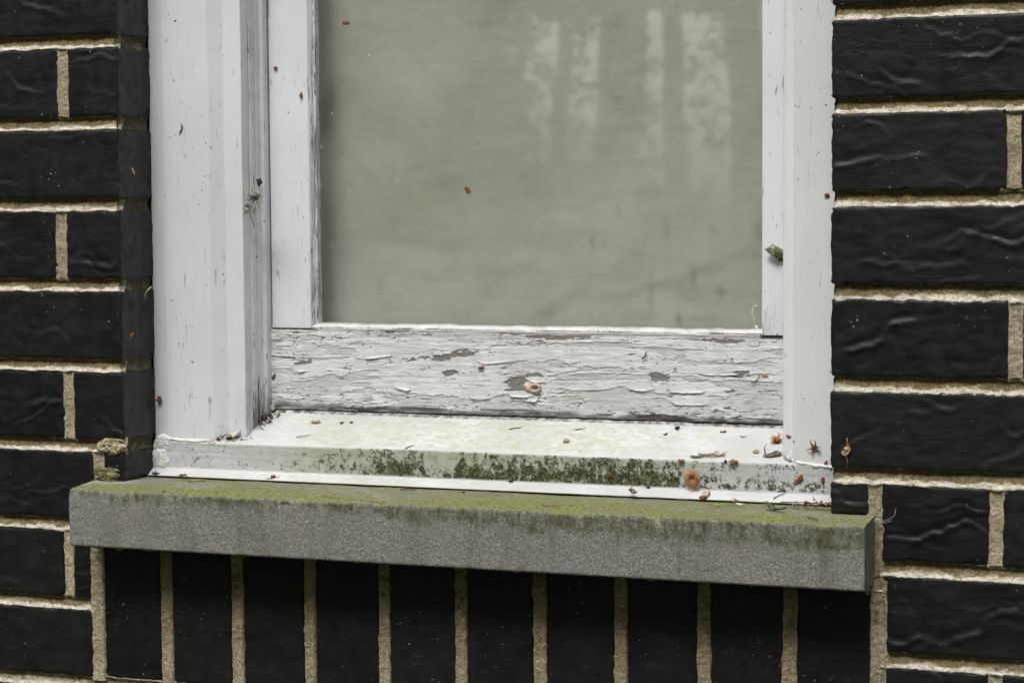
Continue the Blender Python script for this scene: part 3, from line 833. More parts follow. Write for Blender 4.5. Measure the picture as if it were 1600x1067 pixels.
    crack = np.maximum(crack, np.exp(-((bare - .03) / .05) ** 2) * .55 * (bare < .25))
    # rotten bottom edge
    rot = sstep(.90, .985, v + .035 * fbm(px / 26, py * 0, seed=96, octv=3))
    seam = np.exp(-((v - .925 - .02 * fbm(px / 70, py * 0, seed=98, octv=3)) / .012) ** 2) * sstep(-.25, .1, fbm(px / 60, py * 0, seed=101))
    crack = np.maximum(crack, np.maximum(seam, rot * (.7 + .6 * fbm(px / 12, py / 3, seed=97))))
    jn = sstep(.028, .012, v + .006 * fbm(px / 9, py * 0, seed=102)) * ((px < 492) | (px > 1188))
    crack = np.maximum(crack, jn)
    h -= crack * .0007 + rot * .0026 + jn * .0012
    Y = SY - h
    # round over the top arris, chamfer to the glass, and the underside
    Vf = np.stack([X, Y, Z], -1)
    rows = [Vf]
    A = {'layer': layer, 'crack': np.clip(crack, 0, 1)}
    xs = X[:, 0]
    def row(y, z, lay, cr_): return np.stack([xs, y + fbm(xs * 80, xs * 0 + z * 90, seed=99, octv=2) * .0005, np.full_like(xs, z) if np.isscalar(z) else z], -1)[:, None], np.full((len(xs), 1), lay), np.full((len(xs), 1), cr_)
    ups = [row(SY + .0012, -.2424, 1.4, 0), row(SY + .004, -.2410, 1.5, 0), row(SY + .030, -.2410, 1.5, 0)]
    dns = [row(SY + .030, -.3133, 0, 1), row(SY + .006, -.3133, 0, 1), row(SY + .0035, -.3132, 0, 1)]  # near-black underside colour deepens the shadow gap below the rail
    V = np.concatenate([r[0] for r in dns] + [Vf] + [r[0] for r in ups], 1)
    A['layer'] = np.concatenate([r[1] for r in dns] + [layer] + [r[1] for r in ups], 1)
    A['crack'] = np.concatenate([r[2] for r in dns] + [A['crack']] + [r[2] for r in ups], 1)
    return mesh_np('bottom_rail', V.reshape(-1, 3), gridq(nx_, V.shape[1])[:, ::-1], PEEL, sash, {q: A[q].ravel() for q in A})
rail = bottom_rail()
# sloped glazing bead along the rail, catching the light
def bead():
    xs = np.linspace(.1275, .5232, 420)
    pr = np.array([(SY + .0015, -.2428), (SY + .0008, -.2418), (SY + .0018, -.2408), (SY + .0050, -.2396), (SY + .0100, -.2384), (SY + .0125, -.2381)])
    X, K = np.meshgrid(xs, np.arange(len(pr)), indexing='ij')
    chip = np.clip(fbm(xs * 70, xs * 0, seed=12, octv=4) - .05, 0, 1)[:, None]
    Y = pr[K, 0] + fbm(X * 90, K * .9, seed=13, octv=3) * .0007 + chip * .002 * (K < 4)
    Z = pr[K, 1] + fbm(X * 60, K * .5, seed=14, octv=3) * .0007 - chip * .0012
    V = np.stack([X, Y, Z], -1).reshape(-1, 3)
    return mesh_np('glazing_bead', V, gridq(len(xs), len(pr))[:, ::-1], PUTTY, sash, {'dirt': np.clip(.35 + .5 * (K <= 1) + .6 * (K >= 4) + .5 * fbm(X * 60, K * .4, seed=17, octv=3), 0, 1).ravel()})
bead()
V, F = boxes([(.1310, .5225, .1122, .1150, -.2398, .44)])
mesh_py('pane', V, F, GLASS, sash, False)

# curled flakes standing off the rail
def flake(px, py, w, h, curl, tilt=0.0, seed=0, Y=SY - .0009):
    c = at(px, py, Y)
    m_ = w / 3900.0; hh = h / 3900.0
    nr, nt = 6, 40
    Rr, A_ = np.meshgrid(np.linspace(.02, 1, nr), np.linspace(0, 2 * math.pi, nt), indexing='ij')
    ca, sa = np.cos(A_), np.sin(A_)
    out = (np.abs(ca) ** 3.2 + np.abs(sa) ** 3.2) ** (-1 / 3.2) * (1 + .38 * fbm(ca * 1.9 + seed * 3, sa * 1.9, seed=seed, octv=4, gain=.7))
    U, W = Rr * out * ca, Rr * out * sa
    j = fbm(U * 3 + seed, W * 2, seed=seed + 2, octv=3)
    lift = (np.clip(-W, 0, 1.2) ** 2 * (.5 + .9 * j) + np.clip(np.abs(U) - .55, 0, 1) * .5 * (1 + j)) * curl * .75
    V = np.stack([c[0] + U * m_, c[1] - np.maximum(lift, -.0001) - .0001, c[2] + W * hh + U * m_ * tilt], -1).reshape(-1, 3)
    Q = gridq(nr, nt)
    V2 = V + np.array([0, .00022, .0])
    Q2 = np.concatenate([Q, Q[:, ::-1] + len(V)])
    return mesh_np('paint_flake', np.concatenate([V, V2]), Q2, PEEL, rail, {'layer': np.full(len(V) * 2, 2.0), 'crack': np.zeros(len(V) * 2)})
for i, a in enumerate([(468, 577, 22, 8, .0022), (585, 556, 60, 7, .002, .1), (775, 562, 62, 12, .0016, .1), (628, 603, 30, 11, .0022, -.15), (748, 617, 34, 14, .0016), (815, 615, 48, 10, .0022), (840, 593, 30, 10, .002, -.05),
                       (1000, 604, 44, 12, .0016), (1072, 608, 58, 12, .0018), (1075, 628, 52, 10, .0016), (828, 622, 26, 10, .002), (905, 606, 60, 7, .0014), (1120, 583, 60, 6, .0012)]):
    flake(*a, seed=i + 3)

# ---- metal-clad sill: slope, upright face, drip lip
def clad_sill():
    pr = []
    yb = .1065
    for f in np.linspace(0, 1, 64, endpoint=False): y = yb + (YC - .0004 - yb) * f; pr.append((y, sill_z(y), 0))
    for f in np.linspace(0, 1, 5, endpoint=False): pr.append((YC - .0006 - .0006 * f, -.3386 - .0008 * f, 1))
    for f in np.linspace(0, 1, 46, endpoint=False): pr.append((YC - .0012, -.3394 - f * .0215, 1))
    for f in np.linspace(0, 1, 6, endpoint=False): pr.append((YC - .0012 - .002 * f ** 2, -.3609 - f * .0014, 2))
    for f in np.linspace(0, 1, 14): pr.append((YC - .0032 - f * .0088, -.3623 - f * .0042, 2))
    pr += [(.0394, -.3669, 3), (.0399, -.3674, 3), (.048, -.3664, 3)]
    pr = np.array(pr)
    xs = np.linspace(.0006, XR + .002, 760)
    X, K = np.meshgrid(xs, np.arange(len(pr)), indexing='ij')
    Y, Z, R = pr[K, 0].copy(), pr[K, 1].copy(), pr[K, 2]
    Z += fbm(X * 8, K * .02, seed=3) * .0006 * (R < 2) + fbm(X * 130, K * .3, seed=4, octv=2) * .0003 * (R == 0)
    Y += fbm(X * 10, K * .05, seed=5) * .0005 + fbm(X * 60, K * .2, seed=6) * .0003 * (R == 2)
    # flattened, crumpled left corner
    cor = sstep(.020, .004, X)
    Y += cor * (fbm(X * 160, Z * 160, seed=7, octv=3) * .0035 - .0008) * (R > 0)
    px, py = proj_arr(X, Y, Z)
    dens = np.interp(px, [230, 300, 420, 500, 560, 640, 700, 900, 1060, 1150, 1210, 1260, 1300], [.28, .46, .42, .62, .84, .88, .95, 1.05, .98, .66, .82, .85, .6])
    vv = np.clip((-.3394 - Z) / .0215, 0, 1)
    dens = dens * (.62 + .5 * sstep(.1, .75, vv)) * sstep(1.0, .93, vv) * (.88 + .42 * fbm(X * 42, Z * 60, seed=15, octv=3)) + .14 * (vv < .3)
    mold = np.where(R == 1, dens, 0)
    film = np.where(R == 1, np.interp(px, [240, 380, 430, 520, 900, 1050, 1120, 1300], [.12, .2, .6, .9, .95, .7, .3, .12]), 0)
    algae = np.where(R == 0, np.interp(px, [380, 520, 600, 900, 1050, 1180, 1260], [.05, .75, .95, 1, .7, .2, .05]) * sstep(.104, .090, Y) * sstep(YC - .002, YC + .006, Y), np.where(R == 2, np.interp(px, [240, 450, 700, 900, 1300], [.1, .6, .55, .2, .05]), 0))
    dirt = np.where(R == 0, sstep(.0982, .0998, Y) * 1.0 + .9 * np.exp(-(((px - 405) / 26) ** 2 + ((py - 655) / 12) ** 2)) + .5 * np.exp(-(((px - 350) / 34) ** 2 + ((py - 683) / 6) ** 2)), 0)  # back strip: dirt, also painted dark for the shaded gap under the rail
    V = np.stack([X, Y, Z], -1).reshape(-1, 3)
    return mesh_np('sill_cladding', V, gridq(len(xs), len(pr)), CLAD, win, {'mold': mold.ravel(), 'film': film.ravel(), 'algae': np.clip(algae, 0, 1).ravel(), 'dirt': np.clip(dirt, 0, 1).ravel()})
clad_sill()

# sealant along the feet of the trim
def caulk(pts, rad, seed, mat=None, name='sealant_bead'):
    P_ = np.array(pts, float)
    t = np.linspace(0, len(P_) - 1, 60)
    C = np.stack([np.interp(t, np.arange(len(P_)), P_[:, a]) for a in range(3)], 1)
    ang = np.linspace(0, 2 * math.pi, 14, endpoint=False)
    r = rad * (.75 + .5 * np.abs(fbm(t * 1.3 + seed, t * 0, seed=seed, octv=3)) * 1.6)
    V = np.stack([C[:, None, 0] + np.zeros_like(ang), C[:, None, 1] + r[:, None] * np.cos(ang), C[:, None, 2] + r[:, None] * np.sin(ang)], -1)
    d = fbm(V[..., 0] * 260, V[..., 2] * 260, V[..., 1] * 260, seed, 3)
    V[..., 1] += d * rad * .7; V[..., 2] += d * rad * .5
    n, m_ = len(t), len(ang)
    i = np.arange(n - 1)[:, None]; j = np.arange(m_)[None]
    a = (i * m_ + j).ravel(); b = (i * m_ + (j + 1) % m_).ravel()
    return mesh_np(name, V.reshape(-1, 3), np.stack([a, a + m_, b + m_, b], 1), mat or CAULK, win)
caulk([at(250, 683, YC), at(285, 688, YC), at(322, 689, YC), at(330, 688, YC + .002)], .0016, 3)
GREYC = mk_flat('dirty_sealant', (.50, .49, .46), .35, .7, scale=260)
caulk([at(328, 688, YC + .001), at(350, 684, .058), at(376, 676, .0597)], .0024, 8, GREYC)
caulk([at(1222, 716, .060), at(1232, 716, .0575), at(1246, 722, YC), at(1275, 727, YC - .0006), at(1306, 730, YC - .0008)], .0013, 5)
caulk([at(1222, 708, .062), at(1229, 712, .058), at(1236, 720, .054)], .0028, 11, GREYC)
# crumpled sealant on the lower left corner of the cladding
blob(254, 690, .0066, .0060, .0022, 31, Y=.0505, mat=CAULK, parent=win, name='sealant_lump')
blob(251, 716, .0082, .0100, .0026, 33, Y=.0492, mat=CAULK, parent=win, name='sealant_lump')
# head of the window, out of the picture
V, F = boxes([(.0, XR, .0530, .12, ZTOP - .02, .492)])
mesh_py('head_trim', V, F, CASING, win, False)

# ---- fabric blind just behind the glass
def blind():
    X, Z = np.meshgrid(np.linspace(.085, .575, 150), np.linspace(-.285, .47, 190), indexing='ij')
    px, py = proj_arr(X, X * 0 + .143, Z)
    Y = .1430 + fbm(X * 7, Z * 9, seed=2, octv=3) * .0028
    def fold(x0, y0, x1, y1, w, a):
        L = math.hypot(x1 - x0, y1 - y0); tx, ty = (x1 - x0) / L, (y1 - y0) / L
        t = (px - x0) * tx + (py - y0) * ty; d = -(px - x0) * ty + (py - y0) * tx + 6 * vn(t / 40, t * 0, seed=int(x0))
        return .27 * a * np.exp(-(d / w) ** 2) * sstep(-L * .15, L * .3, t) * sstep(L * 1.2, L * .75, t)
    Y -= fold(825, 505, 905, 445, 9, .003) + fold(900, 470, 1080, 430, 9, .0025) + fold(1040, 470, 1110, 400, 8, .002) + fold(560, 230, 620, 330, 12, .0025) + fold(620, 420, 900, 410, 12, .002)
    Y += fold(840, 512, 925, 455, 10, .0028) + fold(900, 482, 1090, 440, 8, .0022) + fold(1080, 440, 1190, 400, 9, .0025) + fold(560, 380, 760, 395, 12, .002)
    st = np.zeros_like(px)
    for (cx, cy, rx, ry, a) in [(1041, 358, 3.5, 14, .9), (1018, 462, 3.5, 26, .9), (1084, 430, 4, 18, .6), (1061, 500, 5, 10, .8), (1114, 360, 6, 6, .6), (1126, 455, 6, 9, .6), (926, 378, 4, 12, .6), (966, 330, 3, 9, .4), (735, 178, 4, 5, .3),
                                (1000, 495, 22, 8, .55), (1078, 460, 22, 10, .45), (915, 463, 16, 9, .35), (1187, 360, 8, 12, .6), (850, 490, 20, 8, .35), (595, 445, 5, 14, .35), (1110, 500, 40, 8, .3), (965, 155, 14, 8, .35)]:
        st += a * np.exp(-((px - cx) / rx) ** 2 - ((py - cy) / ry) ** 2)
    V = np.stack([X, Y, Z], -1).reshape(-1, 3); n, m_ = X.shape
    Q = gridq(n, m_)[:, ::-1]
    V2 = V + np.array([0, .0008, 0])
    o = mesh_np('fabric_blind', np.concatenate([V, V2]), np.concatenate([Q, Q[:, ::-1] + len(V)]), CLOTH, None, {'stain': np.tile(np.clip(st, 0, 1).ravel(), 2)})
    return props(o, 'grey green fabric blind hanging behind the window pane', 'blind')
blind()
DARK = mk_flat('dark_room', (.05, .048, .045), .2, .9)
V, F = boxes([(-.06, -.05, .118, 1.2, -.5, .6), (.65, .66, .118, 1.2, -.5, .6), (-.06, .66, 1.2, 1.21, -.5, .6), (-.06, .66, .118, 1.2, -.51, -.5), (-.06, .66, .118, 1.2, .6, .61),
              (-.05, .089, .119, .126, -.5, .6), (.5495, .65, .119, .126, -.5, .6), (.089, .5495, .119, .126, -.5, -.30), (.089, .5495, .119, .126, .455, .6)])
props(mesh_py('room_wall', V, F, DARK, None, False), kind='structure')

# ================================================================== what stands opposite the window (seen in the glass, bar the wood)
GRASS = mk_flat('mown_grass', (.045, .06, .022), .5, .95, .05, 9)
V, F = boxes([(-150, 150, -150, .02, -1.35, -1.1)])
props(mesh_py('ground', V, F, GRASS, None, False), kind='structure')
BARK = mk_flat('bark', (.075, .062, .05), .4, .95, .1, 30)
LEAF = [mk_flat('leaf_dark', (.045, .07, .025), .35, .6, .3, 3), mk_flat('leaf_mid', (.07, .105, .035), .35, .6, .3, 3)]

def mirror_px(px, py, D):
    """point at D metres in front of the wall that the pane shows at this pixel"""
    p = at(px, py, 2 * .1122 + D); return np.array([p[0], -D, p[2]])

def leaves(cen, rad, n, size, rs):
    """n small leaf quads through an uneven ellipsoid"""
    d = rs.normal(size=(n * 2, 3)); d /= np.linalg.norm(d, axis=1, keepdims=True)
    r = rs.uniform(.35, 1, (n * 2, 1)) ** .6
    lump = .8 + .35 * fbm(d[:, 0] * 2.2 + cen[0], d[:, 1] * 2.2, d[:, 2] * 2.2, int(abs(cen[0] * 10)), 2)
    p = d * r * lump[:, None] * np.asarray(rad)
    keep = fbm(p[:, 0] * 1.9 / rad[0] * 2 + 5, p[:, 1] * 1.9, p[:, 2] * 1.9 / rad[2] * 2, 3, 2) > -.22
    p = p[keep][:n] + np.asarray(cen)
    a = rs.normal(size=(len(p), 3)); a /= np.linalg.norm(a, axis=1, keepdims=True)
    b = np.cross(a, rs.normal(size=(len(p), 3))); b /= np.linalg.norm(b, axis=1, keepdims=True)
    s = size * rs.uniform(.6, 1.3, (len(p), 1))
    V = np.stack([p - a * s, p + b * s * .55, p + a * s, p - b * s * .55], 1).reshape(-1, 3)
    return V

def limb(pts, r):
    V, F = [], []
    for i, (p, q) in enumerate(zip(pts, r)):
        for k in range(8): V.append((p[0] + q * math.cos(k * math.pi / 4), p[1] + q * math.sin(k * math.pi / 4), p[2]))
    for i in range(len(pts) - 1):
        for k in range(8): F.append((i * 8 + k, i * 8 + (k + 1) % 8, i * 8 + 8 + (k + 1) % 8, i * 8 + 8 + k))
    return V, F

def join(parts):
    V, F = [], []
    for v, f in parts:
        b = len(V); V += [tuple(q) for q in v]; F += [tuple(b + i for i in g) for g in f]
    return V, F

def tree(x, y, r, h, clumps, label, seed, n=900, size=.11, extra=()):
    rs = np.random.RandomState(seed)
    t = empty('tree', (x, y, -1.1), label, 'tree', 'trees opposite the window')
    pts = [(x + .10 * math.sin(z * .8 + seed), y + .08 * math.sin(z + seed), -1.1 + z) for z in np.linspace(0, h * .85, 9)]
    parts = [limb(pts, np.linspace(r * 1.25, r * .4, 9))]
    for c in clumps:
        z0 = min(max(c[2] - .6, .2), h * .7 - 1.1)
        k = np.array([x, y, z0]); e = np.array(c[:3])
        parts.append(limb([k, k * .5 + e * .5 + np.array([0, 0, .1]), e], [r * .42, r * .3, r * .12]))
    V, F = join(parts)
    mesh_py('trunk', V, F, BARK, t)
    Vs = np.concatenate([leaves(c[:3], c[3:], n, size, rs) for c in clumps] + [leaves(c[:3], c[3:], 22, .04, rs) for c in extra])
    mesh_np('crown', Vs, np.arange(len(Vs)).reshape(-1, 4), LEAF[seed % 2], t, smooth=False)

def shrub(x, y, w, h, label, seed, n=1500):
    rs = np.random.RandomState(seed)
    t = empty('shrub', (x, y, -1.1), label, 'shrub', 'shrubs opposite the window')
    V, F = join([limb([(x, y, -1.1), (x + a * w * .4, y + b * w * .3, -1.1 + h * .6)], [.03, .012]) for a, b in ((0, 0), (.6, .3), (-.6, .2), (.2, -.6))])
    mesh_py('stem', V, F, BARK, t)
    Vs = leaves((x, y, -1.1 + h * .5), (w, w * .7, h * .56), n, .07, rs)
    mesh_np('foliage', Vs, np.arange(len(Vs)).reshape(-1, 4), LEAF[(seed + 1) % 2], t, smooth=False)

TD = 9.0
SPRAY = [(800, 60), (815, 110), (848, 130), (850, 200), (835, 235), (895, 60), (900, 110), (905, 165), (900, 230), (990, 75), (1000, 130), (1010, 190), (1015, 230), (1065, 90), (1080, 140), (1100, 110), (1070, 205), (1110, 180), (1120, 250), (1085, 270), (1130, 60)]
NAMES = ['dark leafy tree reflected at the left edge of the pane', 'leafy tree reflected left of the bright gaps in the pane', 'slim trunk reflected at the left edge of the bright gaps', 'thin trunk reflected between the two left bright gaps',
         'thick trunk reflected in the middle of the bright gaps', 'slim trunk reflected between the two right bright gaps', 'thick trunk reflected at the right edge of the pane', 'tree opposite the window, hidden by the right trim board']
trunks = [(560, .10), (690, .07), (782, .05), (874, .045), (952, .13), (1037, .06), (1170, .10), (1300, .09)]
for i, (px, r) in enumerate(trunks):
    b = mirror_px(px, 160, TD + (i % 3) * .5)
    rs = np.random.RandomState(40 + i)
    cl = [(b[0] + rs.uniform(-.6, .6), b[1] + rs.uniform(-.5, .5), rs.uniform(1.9, 4.6), rs.uniform(.8, 1.3), rs.uniform(.8, 1.2), rs.uniform(.7, 1.1)) for q in range(5)] + [(b[0] + rs.uniform(-.7, .7), b[1] + rs.uniform(-.6, .6), z, 1.2, 1.1, .9) for z in (3.2, 4.6, 5.8, 7.0, 8.0)]  # high clumps added out of view to cut low sky light
    cl.append((b[0], b[1], 1.42, .8, .7, .6))
    ex = [(*mirror_px(qx, qy, TD + .2), .16, .15, .2) for qx, qy in SPRAY if abs(qx - px) <= 45]
    if px < 740: cl += [(b[0], b[1], .4, .65, .5, 1.0), (b[0] - .3, b[1] + .2, .2, .6, .5, .9)]
    tree(b[0], b[1], r, 9.0, cl, NAMES[i], 40 + i, extra=ex)
# the hedge below them and the unseen added wood read as masses
rs = np.random.RandomState(90)
Vs = []
for i, px in enumerate([500, 600, 700, 790, 860, 940, 1020, 1100, 1180, 1260]):
    b = mirror_px(px, 300, TD + 1.2); top = [0.55, 0.5, .45, .2, .12, .25, .1, -.04, -.04, .1][i]
    Vs.append(leaves((b[0], b[1], -1.1 + (top + 1.1) * .5), (.44, .32, (top + 1.1) * .56), 1500, .06, rs))
Vs = np.concatenate(Vs)
props(mesh_np('hedge', Vs, np.arange(len(Vs)).reshape(-1, 4), LEAF[0], None, smooth=False), kind='stuff')
Vs = np.concatenate([leaves((x + rs.uniform(-.9, .9), y + rs.uniform(-.8, .8), z), (1.6, 1.4, 1.2), 500, .17, rs) for (x, y) in
                     [(-9.5, -9), (-7.4, -9.5), (-7, -11), (2.4, -11), (6.8, -10), (-5.6, -8), (1.2, -9), (3.4, -10), (5.6, -8.5), (8, -10), (-12, -7), (11, -7)] for z in (-.5, .4, 1.4, 2.6, 3.8, 4.9, 6.1, 7.3, 8.4)])
LIGHTLEAF = mk_flat('leaf_pale', (.40, .47, .17), .3, .6, .3, 3)  # pale base colour stands in for backlit, sunlit leaves
Ws = []
for q in range(40):
    b = mirror_px(rs.uniform(775, 1145), rs.uniform(35, 285), TD + 4.5)
    Ws.append(leaves(b, (.2, .2, .2), 14, .055, rs))
Ws = np.concatenate(Ws)
props(mesh_np('far_foliage', Ws, np.arange(len(Ws)).reshape(-1, 4), LIGHTLEAF, None, smooth=False), kind='stuff')
props(mesh_np('unseen_woodland', Vs, np.arange(len(Vs)).reshape(-1, 4), LEAF[1], None, smooth=False), kind='stuff')  # never in view: added and grown tall to block low sky light

# ================================================================== litter caught on the window and the sill
PLN = {'brick': ((0, -.0008, 0), (0, -1, 0)), 'glass': ((0, .1120, 0), (0, -1, 0)), 'sash': ((0, .0990, 0), (0, -1, 0)), 'casing': ((0, YC - .0003, 0), (0, -1, 0)),
       'band': ((0, .0598, 0), (0, -1, 0)), 'face': ((0, YC - .0016, 0), (0, -1, 0)), 'slope': ((0, YC, -.3381), (0, -.4216, .9068)),
       'lip': ((0, YC - .0032, -.3620), (0, -.431, .902)), 'stone': ((0, 0, -.3673), (0, -.0635, .998)), 'stop': ((.0856, 0, 0), (1, 0, 0))}

def frame(px, py, pl):
    P0, N = PLN[pl]; N = np.array(N, float); N /= np.linalg.norm(N)
    c = on_plane(px, py, P0, N)
    e1 = np.array([1.0, 0, 0]) if abs(N[0]) < .9 else np.array([0, 1.0, 0])
    e2 = np.cross(N, e1)
    return c, e1, e2, N, ((c - CAM) @ FW) / FPX

def xf(V, fr, rot=0.0, off=(0, 0, 0), tilt=0.0):
    c, e1, e2, n, s = fr
    V = np.asarray(V, float)
    ct, st = math.cos(tilt), math.sin(tilt)
    V = np.stack([V[:, 0] * ct - V[:, 2] * st, V[:, 1], V[:, 0] * st + V[:, 2] * ct], 1) + np.array(off)
    cr, sr = math.cos(rot), math.sin(rot)
    x = V[:, 0] * cr - V[:, 1] * sr; y = V[:, 0] * sr + V[:, 1] * cr
    return c + s * (x[:, None] * e1 + y[:, None] * e2 + V[:, 2:3] * n)

def tube(pts, r0, r1, sides=6):
    pts = np.asarray(pts, float); n = len(pts)
    V, F = [], []
    for i in range(n):
        d = pts[min(i + 1, n - 1)] - pts[max(i - 1, 0)]; d /= np.linalg.norm(d) + 1e-9
        a = np.cross(d, (0.13, .2, .97)); a /= np.linalg.norm(a) + 1e-9; b = np.cross(d, a)
        r = r0 + (r1 - r0) * i / (n - 1)
        for k in range(sides):
            t = 2 * math.pi * k / sides
            V.append(pts[i] + r * (a * math.cos(t) + b * math.sin(t)))
    for i in range(n - 1):
        for k in range(sides): F.append((i * sides + k, i * sides + (k + 1) % sides, (i + 1) * sides + (k + 1) % sides, (i + 1) * sides + k))
    F.append(tuple(range(sides - 1, -1, -1))); F.append(tuple((n - 1) * sides + k for k in range(sides)))
    return V, F

def twig(L, r, seed, bend=.12, fork=True):
    rs = np.random.RandomState(seed)
    p = [(x * L, bend * L * math.sin(x * 5 + seed) * .5 + rs.normal(0, .02 * L), r * 1.1 + abs(rs.normal(0, .35 * r)) + (.5 if i in (0, 5) else 0)) for i, x in enumerate(np.linspace(-.5, .5, 6))]
    out = [tube(p, r, r * .55)]
    if fork:
        q = np.array(p[3]); out.append(tube([q, q + (L * .12, L * .09, r), q + (L * .2, L * .12, r * .8)], r * .6, r * .3))
    return join(out)

def pod(L, W, H, seed, bend=0.0, nx=14, ny=10):
    """rough husk with pointed ends"""
    V, F = [], []
    for i in range(nx):
        u = -1 + 2 * i / (nx - 1); w = max(.04, (1 - abs(u) ** 2.2)) ** .75
        for k in range(ny):
            t = 2 * math.pi * k / ny
            V.append([u * L / 2, w * W / 2 * math.cos(t) + bend * L * (u * u - .4), H / 2 + w * H / 2 * math.sin(t)])
    V = np.array(V)
    d = fbm(V[:, 0] * 5 / L + seed, V[:, 1] * 5 / L, V[:, 2] * 5 / L, seed, 3)
    V[:, 1] += d * W * .55; V[:, 0] += fbm(V[:, 1] * 4 / W, V[:, 2] * 4 / H, V[:, 0] * 3 / L + seed, seed + 9, 2) * L * .12; V[:, 2] = np.maximum(V[:, 2] * .75 + d * H * .45, -.2)
    for i in range(nx - 1):
        for k in range(ny): F.append((i * ny + k, i * ny + (k + 1) % ny, (i + 1) * ny + (k + 1) % ny, (i + 1) * ny + k))
    return V, F

def leaf(L, W, seed, roll=1.2, nx=26, ny=11, arch=.25, th=.45):
    """curled leaf blade with a midrib crease"""
    V = []
    for i in range(nx):
        u = i / (nx - 1); w = W / 2 * (math.sin(math.pi * min(1, u * .94 + .05)) ** .75)
        for k in range(ny):
            v = -1 + 2 * k / (ny - 1); a = v * roll * (.8 + .35 * math.sin(u * 4 + seed))
            y = w * (math.sin(a) / max(roll, .3)); z = w * (1 - math.cos(a)) / max(roll, .3) * 1.2 + abs(v) * 0
            V.append([(u - .5) * L, y + .12 * W * math.sin(u * 5 + seed), z + arch * L * .25 * (u - .5) ** 2 * 4 + .05 * W * math.sin(u * 17 + v * 6 + seed) + (0 if k != ny // 2 else -.03 * W)])
    V = np.array(V); V[:, 2] -= V[:, 2].min() - .2
    n = len(V); F = [tuple(int(q) for q in r) for r in gridq(nx, ny)]
    V2 = V + np.array([0, 0, th])
    F2 = [tuple(reversed([q + n for q in f])) for f in F]
    rim = [i * ny for i in range(nx)] + [(nx - 1) * ny + k for k in range(1, ny)] + [i * ny + ny - 1 for i in range(nx - 2, -1, -1)] + list(range(ny - 2, 0, -1))
    F3 = [(rim[i], rim[(i + 1) % len(rim)], rim[(i + 1) % len(rim)] + n, rim[i] + n) for i in range(len(rim))]
    return np.concatenate([V, V2]), F + F2 + F3

def fibres(n, L, r, seed, up=.6, flat=1.0):
    rs = np.random.RandomState(seed); out = []
    for i in range(n):
        a = rs.uniform(0, 2 * math.pi); l = L * rs.uniform(.5, 1.1); z = rs.uniform(.05, 1) * up * l
        m_ = np.array([math.cos(a) * l * .5, math.sin(a) * l * .5 * flat, z * 1.0 + .5]); e = np.array([math.cos(a + rs.normal(0, .35)) * l, math.sin(a + rs.normal(0, .35)) * l * flat, z * rs.uniform(.5, 1.2) + .3])
        s = np.array([rs.normal(0, .08 * L), rs.normal(0, .08 * L), .4])
        out.append(tube([s, m_, e], r, r * .45, 5))
    return join(out)

def claws(n, L, r, seed):
    """dry star-shaped bud husk"""
    rs = np.random.RandomState(seed); out = [pod(L * .9, L * .75, L * .5, seed)]
    for i in range(n):
        a = 2 * math.pi * (i + rs.uniform(-.25, .25)) / n; l = L * rs.uniform(.8, 1.35); b = a + rs.normal(0, .5)
        out.append(tube([(math.cos(a) * L * .25, math.sin(a) * L * .25, L * .25), (math.cos(a) * l * .7, math.sin(a) * l * .7, L * .42), (math.cos(a) * l * .8 + math.cos(b) * l * .35, math.sin(a) * l * .8 + math.sin(b) * l * .35, L * .1)], r, r * .4, 5))
    return join(out)

MATC = {}
def col(name):
    base = {'brown': (.12, .062, .032), 'redbrown': (.135, .05, .032), 'orange': (.50, .25, .10), 'rust': (.165, .075, .038), 'tan': (.33, .235, .155), 'pink': (.50, .37, .30), 'dark': (.028, .023, .02),
            'green': (.062, .105, .042), 'olive': (.15, .17, .09), 'pale': (.62, .57, .47), 'greybrown': (.17, .13, .10), 'web': (.30, .29, .265), 'straw': (.30, .20, .09), 'grey': (.34, .34, .32), 'flesh': (.55, .40, .32)}[name]
    if name not in MATC: MATC[name] = mk_flat('litter_' + name, base, .4, .7, .25, 900)
    return MATC[name]

def litter(name, label, cat, px, py, pl, shapes, rot=0.0, group=None, tilt=0.0):
    """shapes: [(part name or None, colour, (V,F), offset)]"""
    fr = frame(px, py, pl)
    if len(shapes) == 1:
        _, c, (V, F), off = shapes[0]
        o = mesh_py(name, xf(V, fr, rot, off, tilt), F, col(c))
        return props(o, label, cat, group)
    e = empty(name, fr[0], label, cat, group)
    for (pn, c, (V, F), off) in shapes:
        mesh_py(pn, xf(V, fr, rot, off, tilt), F, col(c), e)
    return e
Z0 = (0, 0, 0)
T = 'twigs lying on the sills'; H = 'husks and bud scales caught on the window'; BT = 'dark bits stuck to the window'

# --- the larger finds
litter('green_leaf', 'curled green leaf lying on the stone sill below the metal lip', 'leaf', 1211, 797, 'stone', [('blade', 'green', leaf(46, 20, 2, 1.35, arch=.5), Z0), ('stalk', 'olive', tube([(-22, 1, 2), (-27, 4, 5), (-29, 8, 10)], .9, .5), Z0)], -.55)
litter('rolled_leaf', 'rolled green leaf tube sticking out beside the right trim board', 'leaf', 1216, 393, 'sash', [('roll', 'olive', pod(36, 15, 14, 5, .06, 20, 14), (0, 0, 3)), ('scale', 'redbrown', pod(12, 6, 3, 8), (6, -13, 2)), ('tip', 'dark', tube([(-10, 7, 8), (-6, 11, 9), (-3, 8, 9)], 1.0, .5), Z0)], .0)
litter('seed_tuft', 'big fluffy orange seed tuft on the sill upright face', 'seed tuft', 1083, 748, 'face', [('fibres', 'orange', fibres(190, 15, .5, 3, .8, 1.15), Z0), ('core', 'orange', pod(8, 7, 5, 4), (0, 0, 1)), ('beard', 'pale', fibres(22, 12, .5, 6, .4), (0, -11, 0))], .3)
